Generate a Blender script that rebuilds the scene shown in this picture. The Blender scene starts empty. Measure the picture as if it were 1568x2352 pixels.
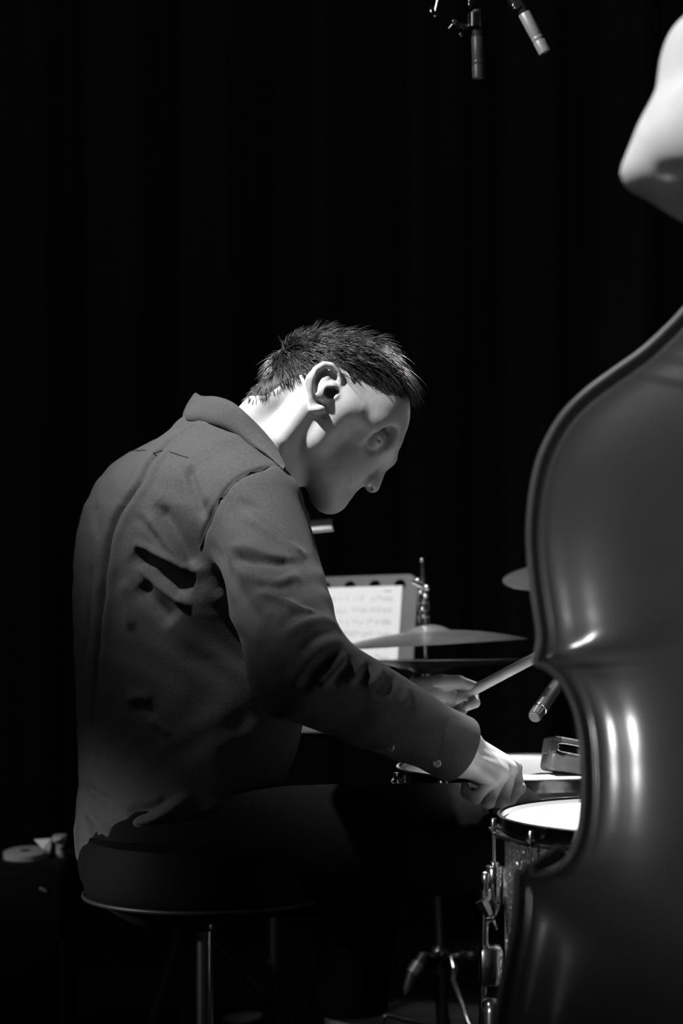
import bpy, bmesh, math, random
import numpy as np
from mathutils import Vector, Matrix

# ------------------------------------------------------------------ camera, world, lights, exposure
F_PX = 5553.0          # 85 mm on a 36 mm high frame, image 1568 x 2352
CAM_Z = 1.0
scene = bpy.context.scene
col = scene.collection
cam_d = bpy.data.cameras.new('camera')
cam_d.sensor_fit = 'VERTICAL'; cam_d.sensor_height = 36.0; cam_d.sensor_width = 24.0; cam_d.lens = 85.0
cam_d.clip_start = 0.05; cam_d.clip_end = 60
cam_d.dof.use_dof = True; cam_d.dof.focus_distance = 3.15; cam_d.dof.aperture_fstop = 4.5
cam = bpy.data.objects.new('camera', cam_d); col.objects.link(cam)
cam.location = (0, 0, CAM_Z); cam.rotation_euler = (math.pi / 2, 0, 0)
scene.camera = cam

world = bpy.data.worlds.new('world'); scene.world = world; world.use_nodes = True
bg = world.node_tree.nodes['Background']
bg.inputs[0].default_value = (1, 1, 1, 1); bg.inputs[1].default_value = 0.017

def spot(name, loc, target, power, size_deg, blend, radius):
    l = bpy.data.lights.new(name, 'SPOT'); l.energy = power; l.spot_size = math.radians(size_deg)
    l.spot_blend = blend; l.shadow_soft_size = radius
    o = bpy.data.objects.new(name, l); col.objects.link(o); o.location = loc
    o.rotation_euler = (Vector(target) - Vector(loc)).to_track_quat('-Z', 'Y').to_euler()
    return o
spot('stage_spot_key', (-1.53, 2.02, 3.58), (-0.02, 3.2, 1.18), 1500, 16.3, 0.85, 0.05)
spot('stage_spot_hand', (0.0, 4.6, 3.3), (0.355, 3.03, 0.64), 1500, 9.2, 0.5, 0.05)
spot('stage_spot_drums', (1.5, 5.2, 2.6), (0.37, 3.47, 0.63), 420, 10, 0.5, 0.05)
spot('fill_spot_stand', (-1.5, 2.0, 3.3), (0.04, 4.32, 0.84), 560, 12, 0.5, 0.05)  # added fill that brightens the sheet music; not a known stage lamp
spot('stage_spot_bass', (-1.0, 1.55, 3.6), (0.60, 2.3, 1.15), 360, 22, 0.8, 0.06)
spot('fill_spot_bass_low', (-1.4, -0.2, 0.25), (0.40, 2.35, 0.95), 50, 15, 0.8, 0.06)  # invented low lamp, put in to draw gloss streaks on the bass
spot('stage_spot_hair', (1.1, 4.7, 2.7), (0.08, 3.24, 1.17), 220, 5.0, 0.6, 0.05)
spot('fill_wash', (-2.4, 1.6, 2.6), (0.2, 3.2, 1.0), 24, 70, 0.6, 0.20)  # added weak wide fill for microphones, stands and chrome
spot('fill_spot_throne', (-2.6, 2.3, 1.3), (-0.27, 3.2, 0.44), 420, 8.0, 0.6, 0.10)  # added fill for the throne post and shirt hem, no known source
spot('fill_spot_case', (-2.6, 2.9, 1.7), (-0.53, 4.28, 0.44), 130, 6.5, 0.6, 0.08)  # added fill to lift the tape roll and paper on the case
spot('fill_spot_hat', (-0.3, 2.4, 3.2), (0.15, 4.05, 0.80), 260, 7.5, 0.6, 0.05)  # extra light added only to brighten the hi-hat cymbals
spot('fill_spot_tom', (-1.9, 0.6, 1.0), (0.22, 2.85, 0.52), 150, 6.5, 0.6, 0.07)  # made-up low lamp that lights the tom's sparkle shell and lugs
spot('fill_spot_overhead', (-1.3, 2.2, 2.7), (0.26, 3.45, 1.70), 130, 9, 0.6, 0.05)  # extra fill added so the overhead microphones show

vs = scene.view_settings
vs.view_transform = 'Standard'; vs.look = 'None'; vs.gamma = 1.0; vs.use_curve_mapping = False
vs.exposure = 0.0

# ------------------------------------------------------------------ helpers
def at(px, py, Y):
    """point on the photograph's frame brought to the real distance Y (metres)"""
    return np.array([(px - 784.0) / F_PX * Y, Y, CAM_Z + (1176.0 - py) / F_PX * Y])

ORG = {}
def finish(o, parent, origin):
    if parent is not None:
        o.parent = parent
        ORG[o.name] = ORG[parent.name]
    else:
        ORG[o.name] = Vector(origin)
        o.location = origin
    return o
def tag(o, label=None, cat=None, group=None, kind=None):
    if label: o['label'] = label
    if cat: o['category'] = cat
    if group: o['group'] = group
    if kind: o['kind'] = kind
    return o
def thing(name, loc, label, cat, group=None):
    o = bpy.data.objects.new(name, None); col.objects.link(o); o.empty_display_size = 0.05
    finish(o, None, Vector([float(v) for v in loc])); tag(o, label, cat, group)
    return o
def mesh_obj(name, V, faces, mat, parent=None, origin=(0, 0, 0), smooth=True, sharp=None):
    """V: Nx3 world coordinates; faces: ndarray of quads/tris or list of lists"""
    V = np.asarray(V, dtype=np.float64)
    org = ORG[parent.name] if parent is not None else Vector([float(v) for v in origin])
    V = V - np.array(org)
    me = bpy.data.meshes.new(name)
    if isinstance(faces, np.ndarray):
        n, m = faces.shape
        me.vertices.add(len(V)); me.vertices.foreach_set('co', V.astype(np.float32).ravel())
        me.loops.add(n * m); me.loops.foreach_set('vertex_index', faces.astype(np.int32).ravel())
        me.polygons.add(n); me.polygons.foreach_set('loop_start', np.arange(0, n * m, m, dtype=np.int32))
        me.update(calc_edges=True); me.validate()
    else:
        me.from_pydata([tuple(v) for v in V], [], faces)
    me.polygons.foreach_set('use_smooth', np.full(len(me.polygons), smooth, dtype=bool))
    if sharp is not None and smooth:
        me.set_sharp_from_angle(angle=math.radians(sharp))
    me.update()
    me.materials.append(mat)
    o = bpy.data.objects.new(name, me); col.objects.link(o)
    return finish(o, parent, org)

def frame(d):
    """orthonormal matrix with third column along d"""
    d = np.asarray(d, float); d = d / np.linalg.norm(d)
    a = np.array([0, 0, 1.0]) if abs(d[2]) < 0.9 else np.array([0, 1.0, 0])
    x = np.cross(a, d); x /= np.linalg.norm(x)
    y = np.cross(d, x)
    return np.stack([x, y, d], axis=1)

class MB:
    """collects simple solids into one mesh"""
    def __init__(s): s.v = []; s.f = []
    def add(s, V, Fc):
        o = len(s.v)
        s.v += [tuple(float(c) for c in p) for p in V]; s.f += [[i + o for i in f] for f in Fc]; return s
    def tube(s, path, rad, n=12, cap=True, closed=False, up=None):
        P = [np.asarray(p, float) for p in path]; m = len(P)
        if not hasattr(rad, '__len__'): rad = [rad] * m
        V = []; prev = None
        for i in range(m):
            a = P[i - 1] if (i > 0 or closed) else P[i]; b = P[(i + 1) % m] if (i < m - 1 or closed) else P[i]
            t = (b - a); t = t / (np.linalg.norm(t) + 1e-12)
            if prev is None:
                M = frame(t); x = M[:, 0]
                if up is not None:
                    x = np.asarray(up, float); x = x - t * x.dot(t); x /= np.linalg.norm(x)
            else:
                x = prev - t * prev.dot(t); x /= np.linalg.norm(x)
            prev = x; y = np.cross(t, x)
            for k in range(n):
                an = 2 * math.pi * k / n
                V.append(P[i] + rad[i] * (math.cos(an) * x + math.sin(an) * y))
        Fc = []
        for i in range(m if closed else m - 1):
            j = (i + 1) % m
            for k in range(n):
                k2 = (k + 1) % n
                Fc.append([i * n + k, i * n + k2, j * n + k2, j * n + k])
        if cap and not closed:
            Fc.append([k for k in range(n)][::-1]); Fc.append([(m - 1) * n + k for k in range(n)])
        return s.add(V, Fc)
    def lathe(s, prof, base, axis=(0, 0, 1), n=24, M=None):
        """prof: (radius, height) along axis from base"""
        M = frame(axis) if M is None else M
        base = np.asarray(base, float); V = []; Fc = []
        rows = []
        for (r, h) in prof:
            if r < 1e-6:
                rows.append([len(V)]); V.append(base + M[:, 2] * h)
            else:
                rows.append(list(range(len(V), len(V) + n)))
                for k in range(n):
                    an = 2 * math.pi * k / n
                    V.append(base + M[:, 0] * r * math.cos(an) + M[:, 1] * r * math.sin(an) + M[:, 2] * h)
        for a, b in zip(rows[:-1], rows[1:]):
            for k in range(n):
                k2 = (k + 1) % n
                if len(a) == 1 and len(b) == 1: continue
                if len(a) == 1: Fc.append([a[0], b[k2], b[k]])
                elif len(b) == 1: Fc.append([a[k], a[k2], b[0]])
                else: Fc.append([a[k], a[k2], b[k2], b[k]])
        return s.add(V, Fc)
    def box(s, c, size, M=None, bevel=0.0, seg=2):
        M = np.eye(3) if M is None else np.asarray(M, float)
        bm = bmesh.new(); bmesh.ops.create_cube(bm, size=1.0)
        for v in bm.verts: v.co = Vector((v.co.x * size[0], v.co.y * size[1], v.co.z * size[2]))
        if bevel > 0:
            bmesh.ops.bevel(bm, geom=list(bm.edges), offset=bevel, segments=seg, profile=0.5, affect='EDGES')
        bm.verts.index_update()
        V = [M @ np.array(v.co) + np.asarray(c, float) for v in bm.verts]
        Fc = [[v.index for v in f.verts] for f in bm.faces]; bm.free()
        return s.add(V, Fc)
    def ball(s, c, r, n=12, M=None):
        M = np.eye(3) if M is None else M
        r = np.array([r, r, r], float) if not hasattr(r, '__len__') else np.asarray(r, float)
        V = [np.array([0, 0, 1.0])]
        for i in range(1, n // 2):
            t = math.pi * i / (n // 2)
            for k in range(n):
                a = 2 * math.pi * k / n
                V.append(np.array([math.sin(t) * math.cos(a), math.sin(t) * math.sin(a), math.cos(t)]))
        V.append(np.array([0, 0, -1.0]))
        Fc = []
        rows = n // 2 - 1
        for k in range(n):
            Fc.append([0, 1 + k, 1 + (k + 1) % n])
            for i in range(rows - 1):
                a = 1 + i * n; b = a + n
                Fc.append([a + k, b + k, b + (k + 1) % n, a + (k + 1) % n])
            a = 1 + (rows - 1) * n
            Fc.append([a + k, len(V) - 1, a + (k + 1) % n])
        return s.add([np.asarray(c, float) + M @ (r * v) for v in V], Fc)
    def build(s, name, mat, parent=None, origin=(0, 0, 0), smooth=True, sharp=40):
        return mesh_obj(name, np.array(s.v), s.f, mat, parent, origin, smooth, sharp)

def catmull(pts, per=8, closed=False):
    P = np.asarray(pts, float); n = len(P); out = []
    rng = range(n) if closed else range(n - 1)
    for i in rng:
        p1 = P[i]; p2 = P[(i + 1) % n]
        p0 = P[(i - 1) % n] if (closed or i > 0) else 2 * p1 - p2
        p3 = P[(i + 2) % n] if (closed or i + 2 < n) else 2 * p2 - p1
        for k in range(per):
            t = k / per
            out.append(0.5 * ((2 * p1) + (-p0 + p2) * t + (2 * p0 - 5 * p1 + 4 * p2 - p3) * t * t + (-p0 + 3 * p1 - 3 * p2 + p3) * t ** 3))
    if not closed: out.append(P[-1])
    return np.array(out)

# ------------------------------------------------------------------ materials (all neutral greys: the photograph is black and white)
def mat(name, v, rough=0.5, metal=0.0, coat=0.0, noise=0.0, nscale=40.0, bump=0.0, bscale=200.0, spec=0.5, sheen=0.0, coat_rough=0.1):
    m = bpy.data.materials.new(name); m.use_nodes = True
    nt = m.node_tree; b = nt.nodes['Principled BSDF']
    b.inputs['Base Color'].default_value = (v, v, v, 1)
    b.inputs['Roughness'].default_value = rough; b.inputs['Metallic'].default_value = metal
    b.inputs['Coat Weight'].default_value = coat; b.inputs['Coat Roughness'].default_value = coat_rough
    b.inputs['Specular IOR Level'].default_value = spec
    if sheen: b.inputs['Sheen Weight'].default_value = sheen
    tc = nt.nodes.new('ShaderNodeTexCoord')
    if noise > 0:
        n = nt.nodes.new('ShaderNodeTexNoise'); n.inputs['Scale'].default_value = nscale; n.inputs['Detail'].default_value = 4
        r = nt.nodes.new('ShaderNodeMapRange')
        r.inputs['From Min'].default_value = 0.3; r.inputs['From Max'].default_value = 0.7
        r.inputs['To Min'].default_value = v * (1 - noise); r.inputs['To Max'].default_value = v * (1 + noise)
        nt.links.new(tc.outputs['Object'], n.inputs['Vector']); nt.links.new(n.outputs['Fac'], r.inputs['Value'])
        nt.links.new(r.outputs['Result'], b.inputs['Base Color'])
    if bump > 0:
        n2 = nt.nodes.new('ShaderNodeTexNoise'); n2.inputs['Scale'].default_value = bscale; n2.inputs['Detail'].default_value = 3
        bp = nt.nodes.new('ShaderNodeBump'); bp.inputs['Strength'].default_value = bump; bp.inputs['Distance'].default_value = 0.002
        nt.links.new(tc.outputs['Object'], n2.inputs['Vector']); nt.links.new(n2.outputs['Fac'], bp.inputs['Height'])
        nt.links.new(bp.outputs['Normal'], b.inputs['Normal'])
    return m
M_SKIN = mat('skin', 0.43, 0.42, noise=0.08, nscale=60, bump=0.12, bscale=900, spec=0.35)
M_SHIRT = mat('shirt_cloth', 0.045, 0.85, noise=0.16, nscale=300, bump=0.25, bscale=700, spec=0.15, sheen=0.05)
M_SEAM = mat('shirt_stitching', 0.03, 0.9, spec=0.1)
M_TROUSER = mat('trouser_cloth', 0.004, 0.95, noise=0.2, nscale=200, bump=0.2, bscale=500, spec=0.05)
M_BUTTON = mat('shirt_button', 0.65, 0.35)
M_HAIR = mat('hair', 0.018, 0.4, noise=0.4, nscale=120, spec=0.5)
M_SCALP = mat('scalp_hair', 0.02, 0.7, noise=0.4, nscale=200)
M_CHROME = mat('chrome', 0.78, 0.16, 1.0)
M_STEEL = mat('brushed_steel', 0.5, 0.28, 1.0)
M_BLACKMETAL = mat('black_lacquered_metal', 0.012, 0.5, spec=0.25)
M_DARKCHROME = mat('dark_chrome', 0.22, 0.2, 1.0)
M_RUBBER = mat('black_rubber', 0.015, 0.7)
M_CYMBAL = mat('cymbal_bronze', 0.50, 0.32, 0.72, noise=0.12, nscale=30)
M_HEAD = mat('drum_head', 0.80, 0.55, noise=0.03, nscale=15, spec=0.3)
M_PAPER = mat('paper', 0.82, 0.8, spec=0.1)
M_INK = mat('printed_ink', 0.32, 0.9, spec=0.05)
M_DESK = mat('music_desk_lacquer', 0.025, 0.45)
M_STICK = mat('hickory_stick', 0.62, 0.5, noise=0.06, nscale=30)
M_VARNISH = mat('bass_varnish', 0.045, 0.40, noise=0.25, nscale=6, spec=0.5, coat=0.9, coat_rough=0.14)
M_EDGEWOOD = mat('bass_edge_wood', 0.12, 0.4, noise=0.15, nscale=25)
M_EBONY = mat('ebony', 0.012, 0.4)
M_WHITESHIRT = mat('light_shirt_cloth', 0.70, 0.85, noise=0.06, nscale=20, spec=0.15)
M_CURTAIN = mat('black_curtain_cloth', 0.10, 0.95, spec=0.05)
M_FLOOR = mat('black_stage_floor', 0.012, 0.75, noise=0.3, nscale=6, spec=0.2)
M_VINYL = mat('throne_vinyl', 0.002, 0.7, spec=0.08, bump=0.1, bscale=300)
M_MIC = mat('microphone_black', 0.035, 0.42)
M_MICDARK = mat('microphone_dark_grey', 0.07, 0.45, metal=0.2)
M_MICPALE = mat('microphone_pale_grey', 0.62, 0.4, metal=0.3)
M_MICGREY = mat('microphone_grey', 0.25, 0.45, metal=0.6)
M_MESHGREY = mat('microphone_mesh', 0.16, 0.5, metal=0.3, bump=0.8, bscale=1500)
M_BLOCK = mat('percussion_block_plastic', 0.06, 0.45, noise=0.3, nscale=60)
M_SCUFF = mat('worn_bare_metal', 0.40, 0.4, metal=0.6, noise=0.5, nscale=250)
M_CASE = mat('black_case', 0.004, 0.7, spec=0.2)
M_DISC = mat('grey_disc', 0.28, 0.5)
M_SHOE = mat('shoe_leather', 0.02, 0.4)
M_EYE = mat('eye_white', 0.6, 0.2)
# glitter wrap of the floor tom: cells that each tilt their own way
M_GLITTER = mat('silver_sparkle_wrap', 0.75, 0.25, metal=0.9)
def _glitter(m):
    nt = m.node_tree; b = nt.nodes['Principled BSDF']
    tc = nt.nodes.new('ShaderNodeTexCoord'); vo = nt.nodes.new('ShaderNodeTexVoronoi'); vo.inputs['Scale'].default_value = 420
    nm = nt.nodes.new('ShaderNodeVectorMath'); nm.operation = 'SUBTRACT'; nm.inputs[1].default_value = (0.5, 0.5, 0.5)
    sc = nt.nodes.new('ShaderNodeVectorMath'); sc.operation = 'SCALE'; sc.inputs['Scale'].default_value = 1.1
    ge = nt.nodes.new('ShaderNodeNewGeometry'); ad = nt.nodes.new('ShaderNodeVectorMath'); ad.operation = 'ADD'
    no = nt.nodes.new('ShaderNodeVectorMath'); no.operation = 'NORMALIZE'
    L = nt.links.new
    L(tc.outputs['Object'], vo.inputs['Vector']); L(vo.outputs['Color'], nm.inputs[0]); L(nm.outputs[0], sc.inputs[0])
    L(ge.outputs['Normal'], ad.inputs[0]); L(sc.outputs[0], ad.inputs[1]); L(ad.outputs[0], no.inputs[0]); L(no.outputs[0], b.inputs['Normal'])
_glitter(M_GLITTER)

# ------------------------------------------------------------------ signed-distance modelling for bodies and cloth
def smin(a, b, k):
    h = np.clip(0.5 + 0.5 * (b - a) / k, 0, 1)
    return b + (a - b) * h - k * h * (1 - h)
def smax(a, b, k): return -smin(-a, -b, k)
def cap(a, b, r1, r2=None):
    a = np.asarray(a, np.float32); b = np.asarray(b, np.float32); r2 = r1 if r2 is None else r2
    ba = b - a; L = float(ba.dot(ba)) + 1e-12
    def f(P):
        pa = P - a; t = np.clip(pa @ ba / L, 0, 1)
        return np.sqrt(((pa - t[:, None] * ba) ** 2).sum(1)) - (r1 + (r2 - r1) * t)
    f.bs = ((a + b) / 2, math.sqrt(L) / 2 + max(r1, r2))
    return f
def ell(c, r, M=None):
    c = np.asarray(c, np.float32); r = np.asarray(r, np.float32); M = np.eye(3, dtype=np.float32) if M is None else np.asarray(M, np.float32)
    def f(P):
        q = (P - c) @ M           # columns of M are the local axes
        k0 = np.sqrt(((q / r) ** 2).sum(1)); k1 = np.sqrt(((q / (r * r)) ** 2).sum(1)) + 1e-9
        return k0 * (k0 - 1) / k1
    f.bs = (c, float(r.max()))
    return f
def merged(bss):
    c = np.mean([b[0] for b in bss], axis=0); return c, max(float(np.linalg.norm(b[0] - c)) + b[1] for b in bss)
def chain(pts, rads):
    fs = [cap(pts[i], pts[i + 1], rads[i], rads[i + 1]) for i in range(len(pts) - 1)]
    def f(P):
        d = fs[0](P)
        for g in fs[1:]: d = np.minimum(d, g(P))
        return d
    f.bs = merged([g.bs for g in fs])
    return f
class Field:
    def __init__(s): s.ops = []
    def u(s, f, k=0.01): s.ops.append(('u', f, k)); return s
    def sub(s, f, k=0.004): s.ops.append(('s', f, k)); return s
    def __call__(s, P):
        P = P.astype(np.float32); d = None
        for op, f, k in s.ops:
            v = f(P)
            if d is None: d = v
            elif op == 'u': d = smin(d, v, k) if k > 0 else np.minimum(d, v)
            else: d = smax(d, -v, k)
        return d
    @property
    def bs(s): return merged([f.bs for _, f, _ in s.ops])
    def blocks(s, P, cen, hd, lim):
        """the field on blocks of points, leaving out what lies too far from a block to matter"""
        nb, m, _ = P.shape; P = P.astype(np.float32); d = np.full((nb, m), 1.0, np.float32)
        for op, f, k in s.ops:
            b = getattr(f, 'bs', None)
            ix = np.arange(nb) if b is None else np.where(np.linalg.norm(cen - b[0], axis=1) - b[1] - hd < lim + k)[0]
            if not len(ix): continue
            v = f(P[ix].reshape(-1, 3)).reshape(len(ix), m); o = d[ix]
            if op == 'u': d[ix] = smin(o, v, k) if k > 0 else np.minimum(o, v)
            else: d[ix] = smax(o, -v, k)
        return d
def polygonise(f, lo, hi, h):
    """narrow-band surface nets: returns vertices and quads"""
    lo = np.asarray(lo, float); hi = np.asarray(hi, float); B = 8
    nb = np.maximum(1, np.ceil((hi - lo) / (h * B)).astype(int)); n = nb * B + 1
    D = np.full(n, 1.0, np.float32)
    bi = np.stack(np.meshgrid(*[np.arange(m) for m in nb], indexing='ij'), -1).reshape(-1, 3)
    dc = f(lo + (bi + 0.5) * (B * h))
    thr = (B * h * 0.87 + 2 * h) * 1.5
    for b_, d_ in zip(bi[dc < -thr], dc[dc < -thr]):
        i, j, k = b_ * B; D[i:i + B + 1, j:j + B + 1, k:k + B + 1] = -1.0
    act = bi[np.abs(dc) <= thr]
    g = np.stack(np.meshgrid(*[np.arange(B + 1)] * 3, indexing='ij'), -1).reshape(-1, 3)
    CH = 400
    for s in range(0, len(act), CH):
        a = act[s:s + CH]
        I = (a[:, None, :] * B + g[None]).reshape(-1, 3)
        D[I[:, 0], I[:, 1], I[:, 2]] = f.blocks((lo + I * h).reshape(len(a), -1, 3), lo + (a + 0.5) * (B * h), B * h * 0.87, thr + B * h).ravel()
    S = D < 0
    C = S[:-1, :-1, :-1].astype(np.int8)
    for dx, dy, dz in [(1,0,0),(0,1,0),(0,0,1),(1,1,0),(1,0,1),(0,1,1),(1,1,1)]:
        C = C + S[dx:n[0]-1+dx, dy:n[1]-1+dy, dz:n[2]-1+dz]
    cells = np.argwhere((C > 0) & (C < 8))
    vid = np.full(C.shape, -1, np.int32); vid[cells[:, 0], cells[:, 1], cells[:, 2]] = np.arange(len(cells))
    corners = np.array([[x, y, z] for x in (0, 1) for y in (0, 1) for z in (0, 1)])
    val = np.stack([D[cells[:, 0] + c[0], cells[:, 1] + c[1], cells[:, 2] + c[2]] for c in corners], 1)
    acc = np.zeros((len(cells), 3)); cnt = np.zeros(len(cells))
    for a in range(8):
        for b in range(a + 1, 8):
            if np.abs(corners[a] - corners[b]).sum() != 1: continue
            va = val[:, a]; vb = val[:, b]; m = (va < 0) != (vb < 0)
            t = np.where(m, va / (va - vb + 1e-12), 0)
            p = corners[a] + t[:, None] * (corners[b] - corners[a])
            acc += p * m[:, None]; cnt += m
    V = lo + (cells + acc / cnt[:, None]) * h
    Q = []
    for ax in range(3):
        o1, o2 = [(1, 2), (2, 0), (0, 1)][ax]
        s0 = [slice(None)] * 3; s1 = [slice(None)] * 3
        s0[ax] = slice(0, -1); s1[ax] = slice(1, None)
        A = S[tuple(s0)]; Bb = S[tuple(s1)]
        e = np.argwhere(A != Bb)
        e = e[(e[:, o1] > 0) & (e[:, o2] > 0) & (e[:, o1] < C.shape[o1]) & (e[:, o2] < C.shape[o2])]
        inside = A[e[:, 0], e[:, 1], e[:, 2]]
        def v(d1, d2):
            c = e.copy(); c[:, o1] -= d1; c[:, o2] -= d2; return vid[c[:, 0], c[:, 1], c[:, 2]]
        q = np.stack([v(1, 1), v(0, 1), v(0, 0), v(1, 0)], 1)
        q[~inside] = q[~inside][:, ::-1]
        Q.append(q)
    Q = np.concatenate(Q); Q = Q[(Q >= 0).all(1)]
    return V, Q
def normals(V, Q):
    n = np.cross(V[Q[:, 2]] - V[Q[:, 0]], V[Q[:, 3]] - V[Q[:, 1]])
    N = np.zeros_like(V)
    for k in range(4):
        for c in range(3): N[:, c] += np.bincount(Q[:, k], n[:, c], len(V))
    return N / (np.linalg.norm(N, axis=1, keepdims=True) + 1e-12)
def hit(f, px, py, y0=2.2, y1=4.2):
    """where the line of sight through a photograph point meets the surface f (to lay seams and folds on the cloth)"""
    Y = np.linspace(y0, y1, 1001); P = np.stack([(px - 784) / F_PX * Y, Y, CAM_Z + (1176 - py) / F_PX * Y], 1)
    d = f(P); i = np.argmax(d < 0) if (d < 0).any() else int(np.argmin(d))
    return P[i]
def seg_dist(P, A):
    """distance of points to a polyline and position 0..1 along it"""
    best = np.full(len(P), 9.0); s = np.zeros(len(P)); m = len(A) - 1
    for i in range(m):
        a, b = A[i], A[i + 1]; ba = b - a
        t = np.clip((P - a) @ ba / (ba @ ba + 1e-12), 0, 1)
        d = np.linalg.norm(P - a - t[:, None] * ba, axis=1)
        w = d < best; best = np.where(w, d, best); s = np.where(w, (i + t) / m, s)
    return best, s
def fold(V, N, line, width, amp, ends=(0.18, 0.18)):
    lo = line.min(0) - 3 * width; hi = line.max(0) + 3 * width
    ix = np.where(((V > lo) & (V < hi)).all(1))[0]
    if not len(ix): return V
    d, s = seg_dist(V[ix], line)
    tp = np.ones(len(ix))
    if ends[0] > 0: tp *= np.clip(s / ends[0], 0, 1)
    if ends[1] > 0: tp *= np.clip((1 - s) / ends[1], 0, 1)
    V[ix] += N[ix] * (amp * tp * np.exp(-(d / width) ** 2))[:, None]
    return V

# ================================================================== THE SETTING
fl = MB(); fl.box((0, 3.6, -0.02), (9.0, 7.6, 0.04))
tag(fl.build('floor', M_FLOOR, smooth=False), 'black stage floor', kind='structure')
# gathered black curtain closing the stage
cv = []; cf = []
nx = 520
for i in range(nx):
    x = -4.5 + 9.0 * i / (nx - 1)
    y = 7.0 + 0.07 * math.sin(x * 21) + 0.03 * math.sin(x * 47 + 1.3)
    for z in (0.0, 1.4, 2.8, 4.2): cv.append((x, y + 0.01 * math.sin(z * 2 + x * 5), z))
for i in range(nx - 1):
    for k in range(3): a = i * 4 + k; cf.append([a, a + 4, a + 5, a + 1])
tag(mesh_obj('wall_back', np.array(cv), cf, M_CURTAIN), 'black gathered stage curtain', kind='structure')

# ================================================================== DOUBLE BASS (arched back towards the camera)
YB = 2.35
XC = at(1790, 0, YB)[0]
bass = thing('double_bass', (XC, YB + 0.1, 0.0), 'large dark glossy double bass seen from its arched back', 'double bass')
ctrl = [ # outline of the left side on the photograph, and the height on the centre joint each point is ruled to
 (1725, 560, 640), (1650, 618, 700), (1568, 705, 780), (1530, 745, 830), (1470, 800, 890), (1400, 850, 950), (1340, 895, 1000), (1290, 945, 1040), (1255, 1000, 1080),
 (1230, 1060, 1120), (1215, 1130, 1160), (1208, 1200, 1200), (1208, 1260, 1240), (1214, 1330, 1285), (1224, 1400, 1330), (1231, 1450, 1370),
 (1231, 1480, 1400), (1225, 1505, 1430), (1222, 1520, 1450), (1229, 1531, 1480), (1253, 1542, 1520), (1280, 1566, 1560), (1301, 1600, 1610), (1318, 1645, 1660), (1328, 1700, 1710), (1332, 1760, 1765),
 (1333, 1820, 1820), (1329, 1880, 1880), (1320, 1925, 1930), (1300, 1968, 1980), (1266, 1994, 2030), (1228, 2002, 2075), (1202, 1996, 2105), (1187, 1998, 2130), (1181, 2012, 2150),
 (1180, 2050, 2185), (1176, 2110, 2230), (1166, 2170, 2270), (1151, 2240, 2320), (1139, 2300, 2365), (1128, 2362, 2410), (1115, 2460, 2480),
 (1122, 2570, 2560), (1160, 2690, 2640), (1240, 2795, 2720), (1370, 2870, 2780), (1550, 2905, 2830), (1720, 2915, 2860)]
cs = catmull(ctrl, 6)
OL = np.stack([(cs[:, 0] - 784) / F_PX * YB, CAM_Z + (1176 - cs[:, 1]) / F_PX * YB], 1)     # x, z
SP = np.stack([np.full(len(cs), XC), CAM_Z + (1176 - cs[:, 2]) / F_PX * YB], 1)
OLR = OL.copy(); OLR[:, 0] = 2 * XC - OLR[:, 0]
FULL = np.concatenate([OL, OLR[::-1]]); FULLc = np.concatenate([FULL, FULL[:1]])
def d_out(P):
    best = np.full(len(P), 9.0)
    for a, b in zip(FULLc[:-1], FULLc[1:]):
        ba = b - a; t = np.clip((P - a) @ ba / (ba @ ba + 1e-12), 0, 1)
        best = np.minimum(best, np.linalg.norm(P - a - t[:, None] * ba, axis=1))
    return best
def sst(x, a, b):
    t = np.clip((x - a) / (b - a), 0, 1); return t * t * (3 - 2 * t)
def arch(d):
    return 0.0008 + 0.0022 * sst(d, 0.0125, 0.017) + 0.022 * sst(d, 0.018, 0.085) + 0.018 * sst(d, 0.06, 0.21)
STEP = np.array([0, .0006, .0015, .003, .005, .007, .0088, .0102, .012, .0135, .015, .0165, .018, .021, .025, .031, .038, .046, .056, .068, .082, .098, .116, .136])
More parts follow.
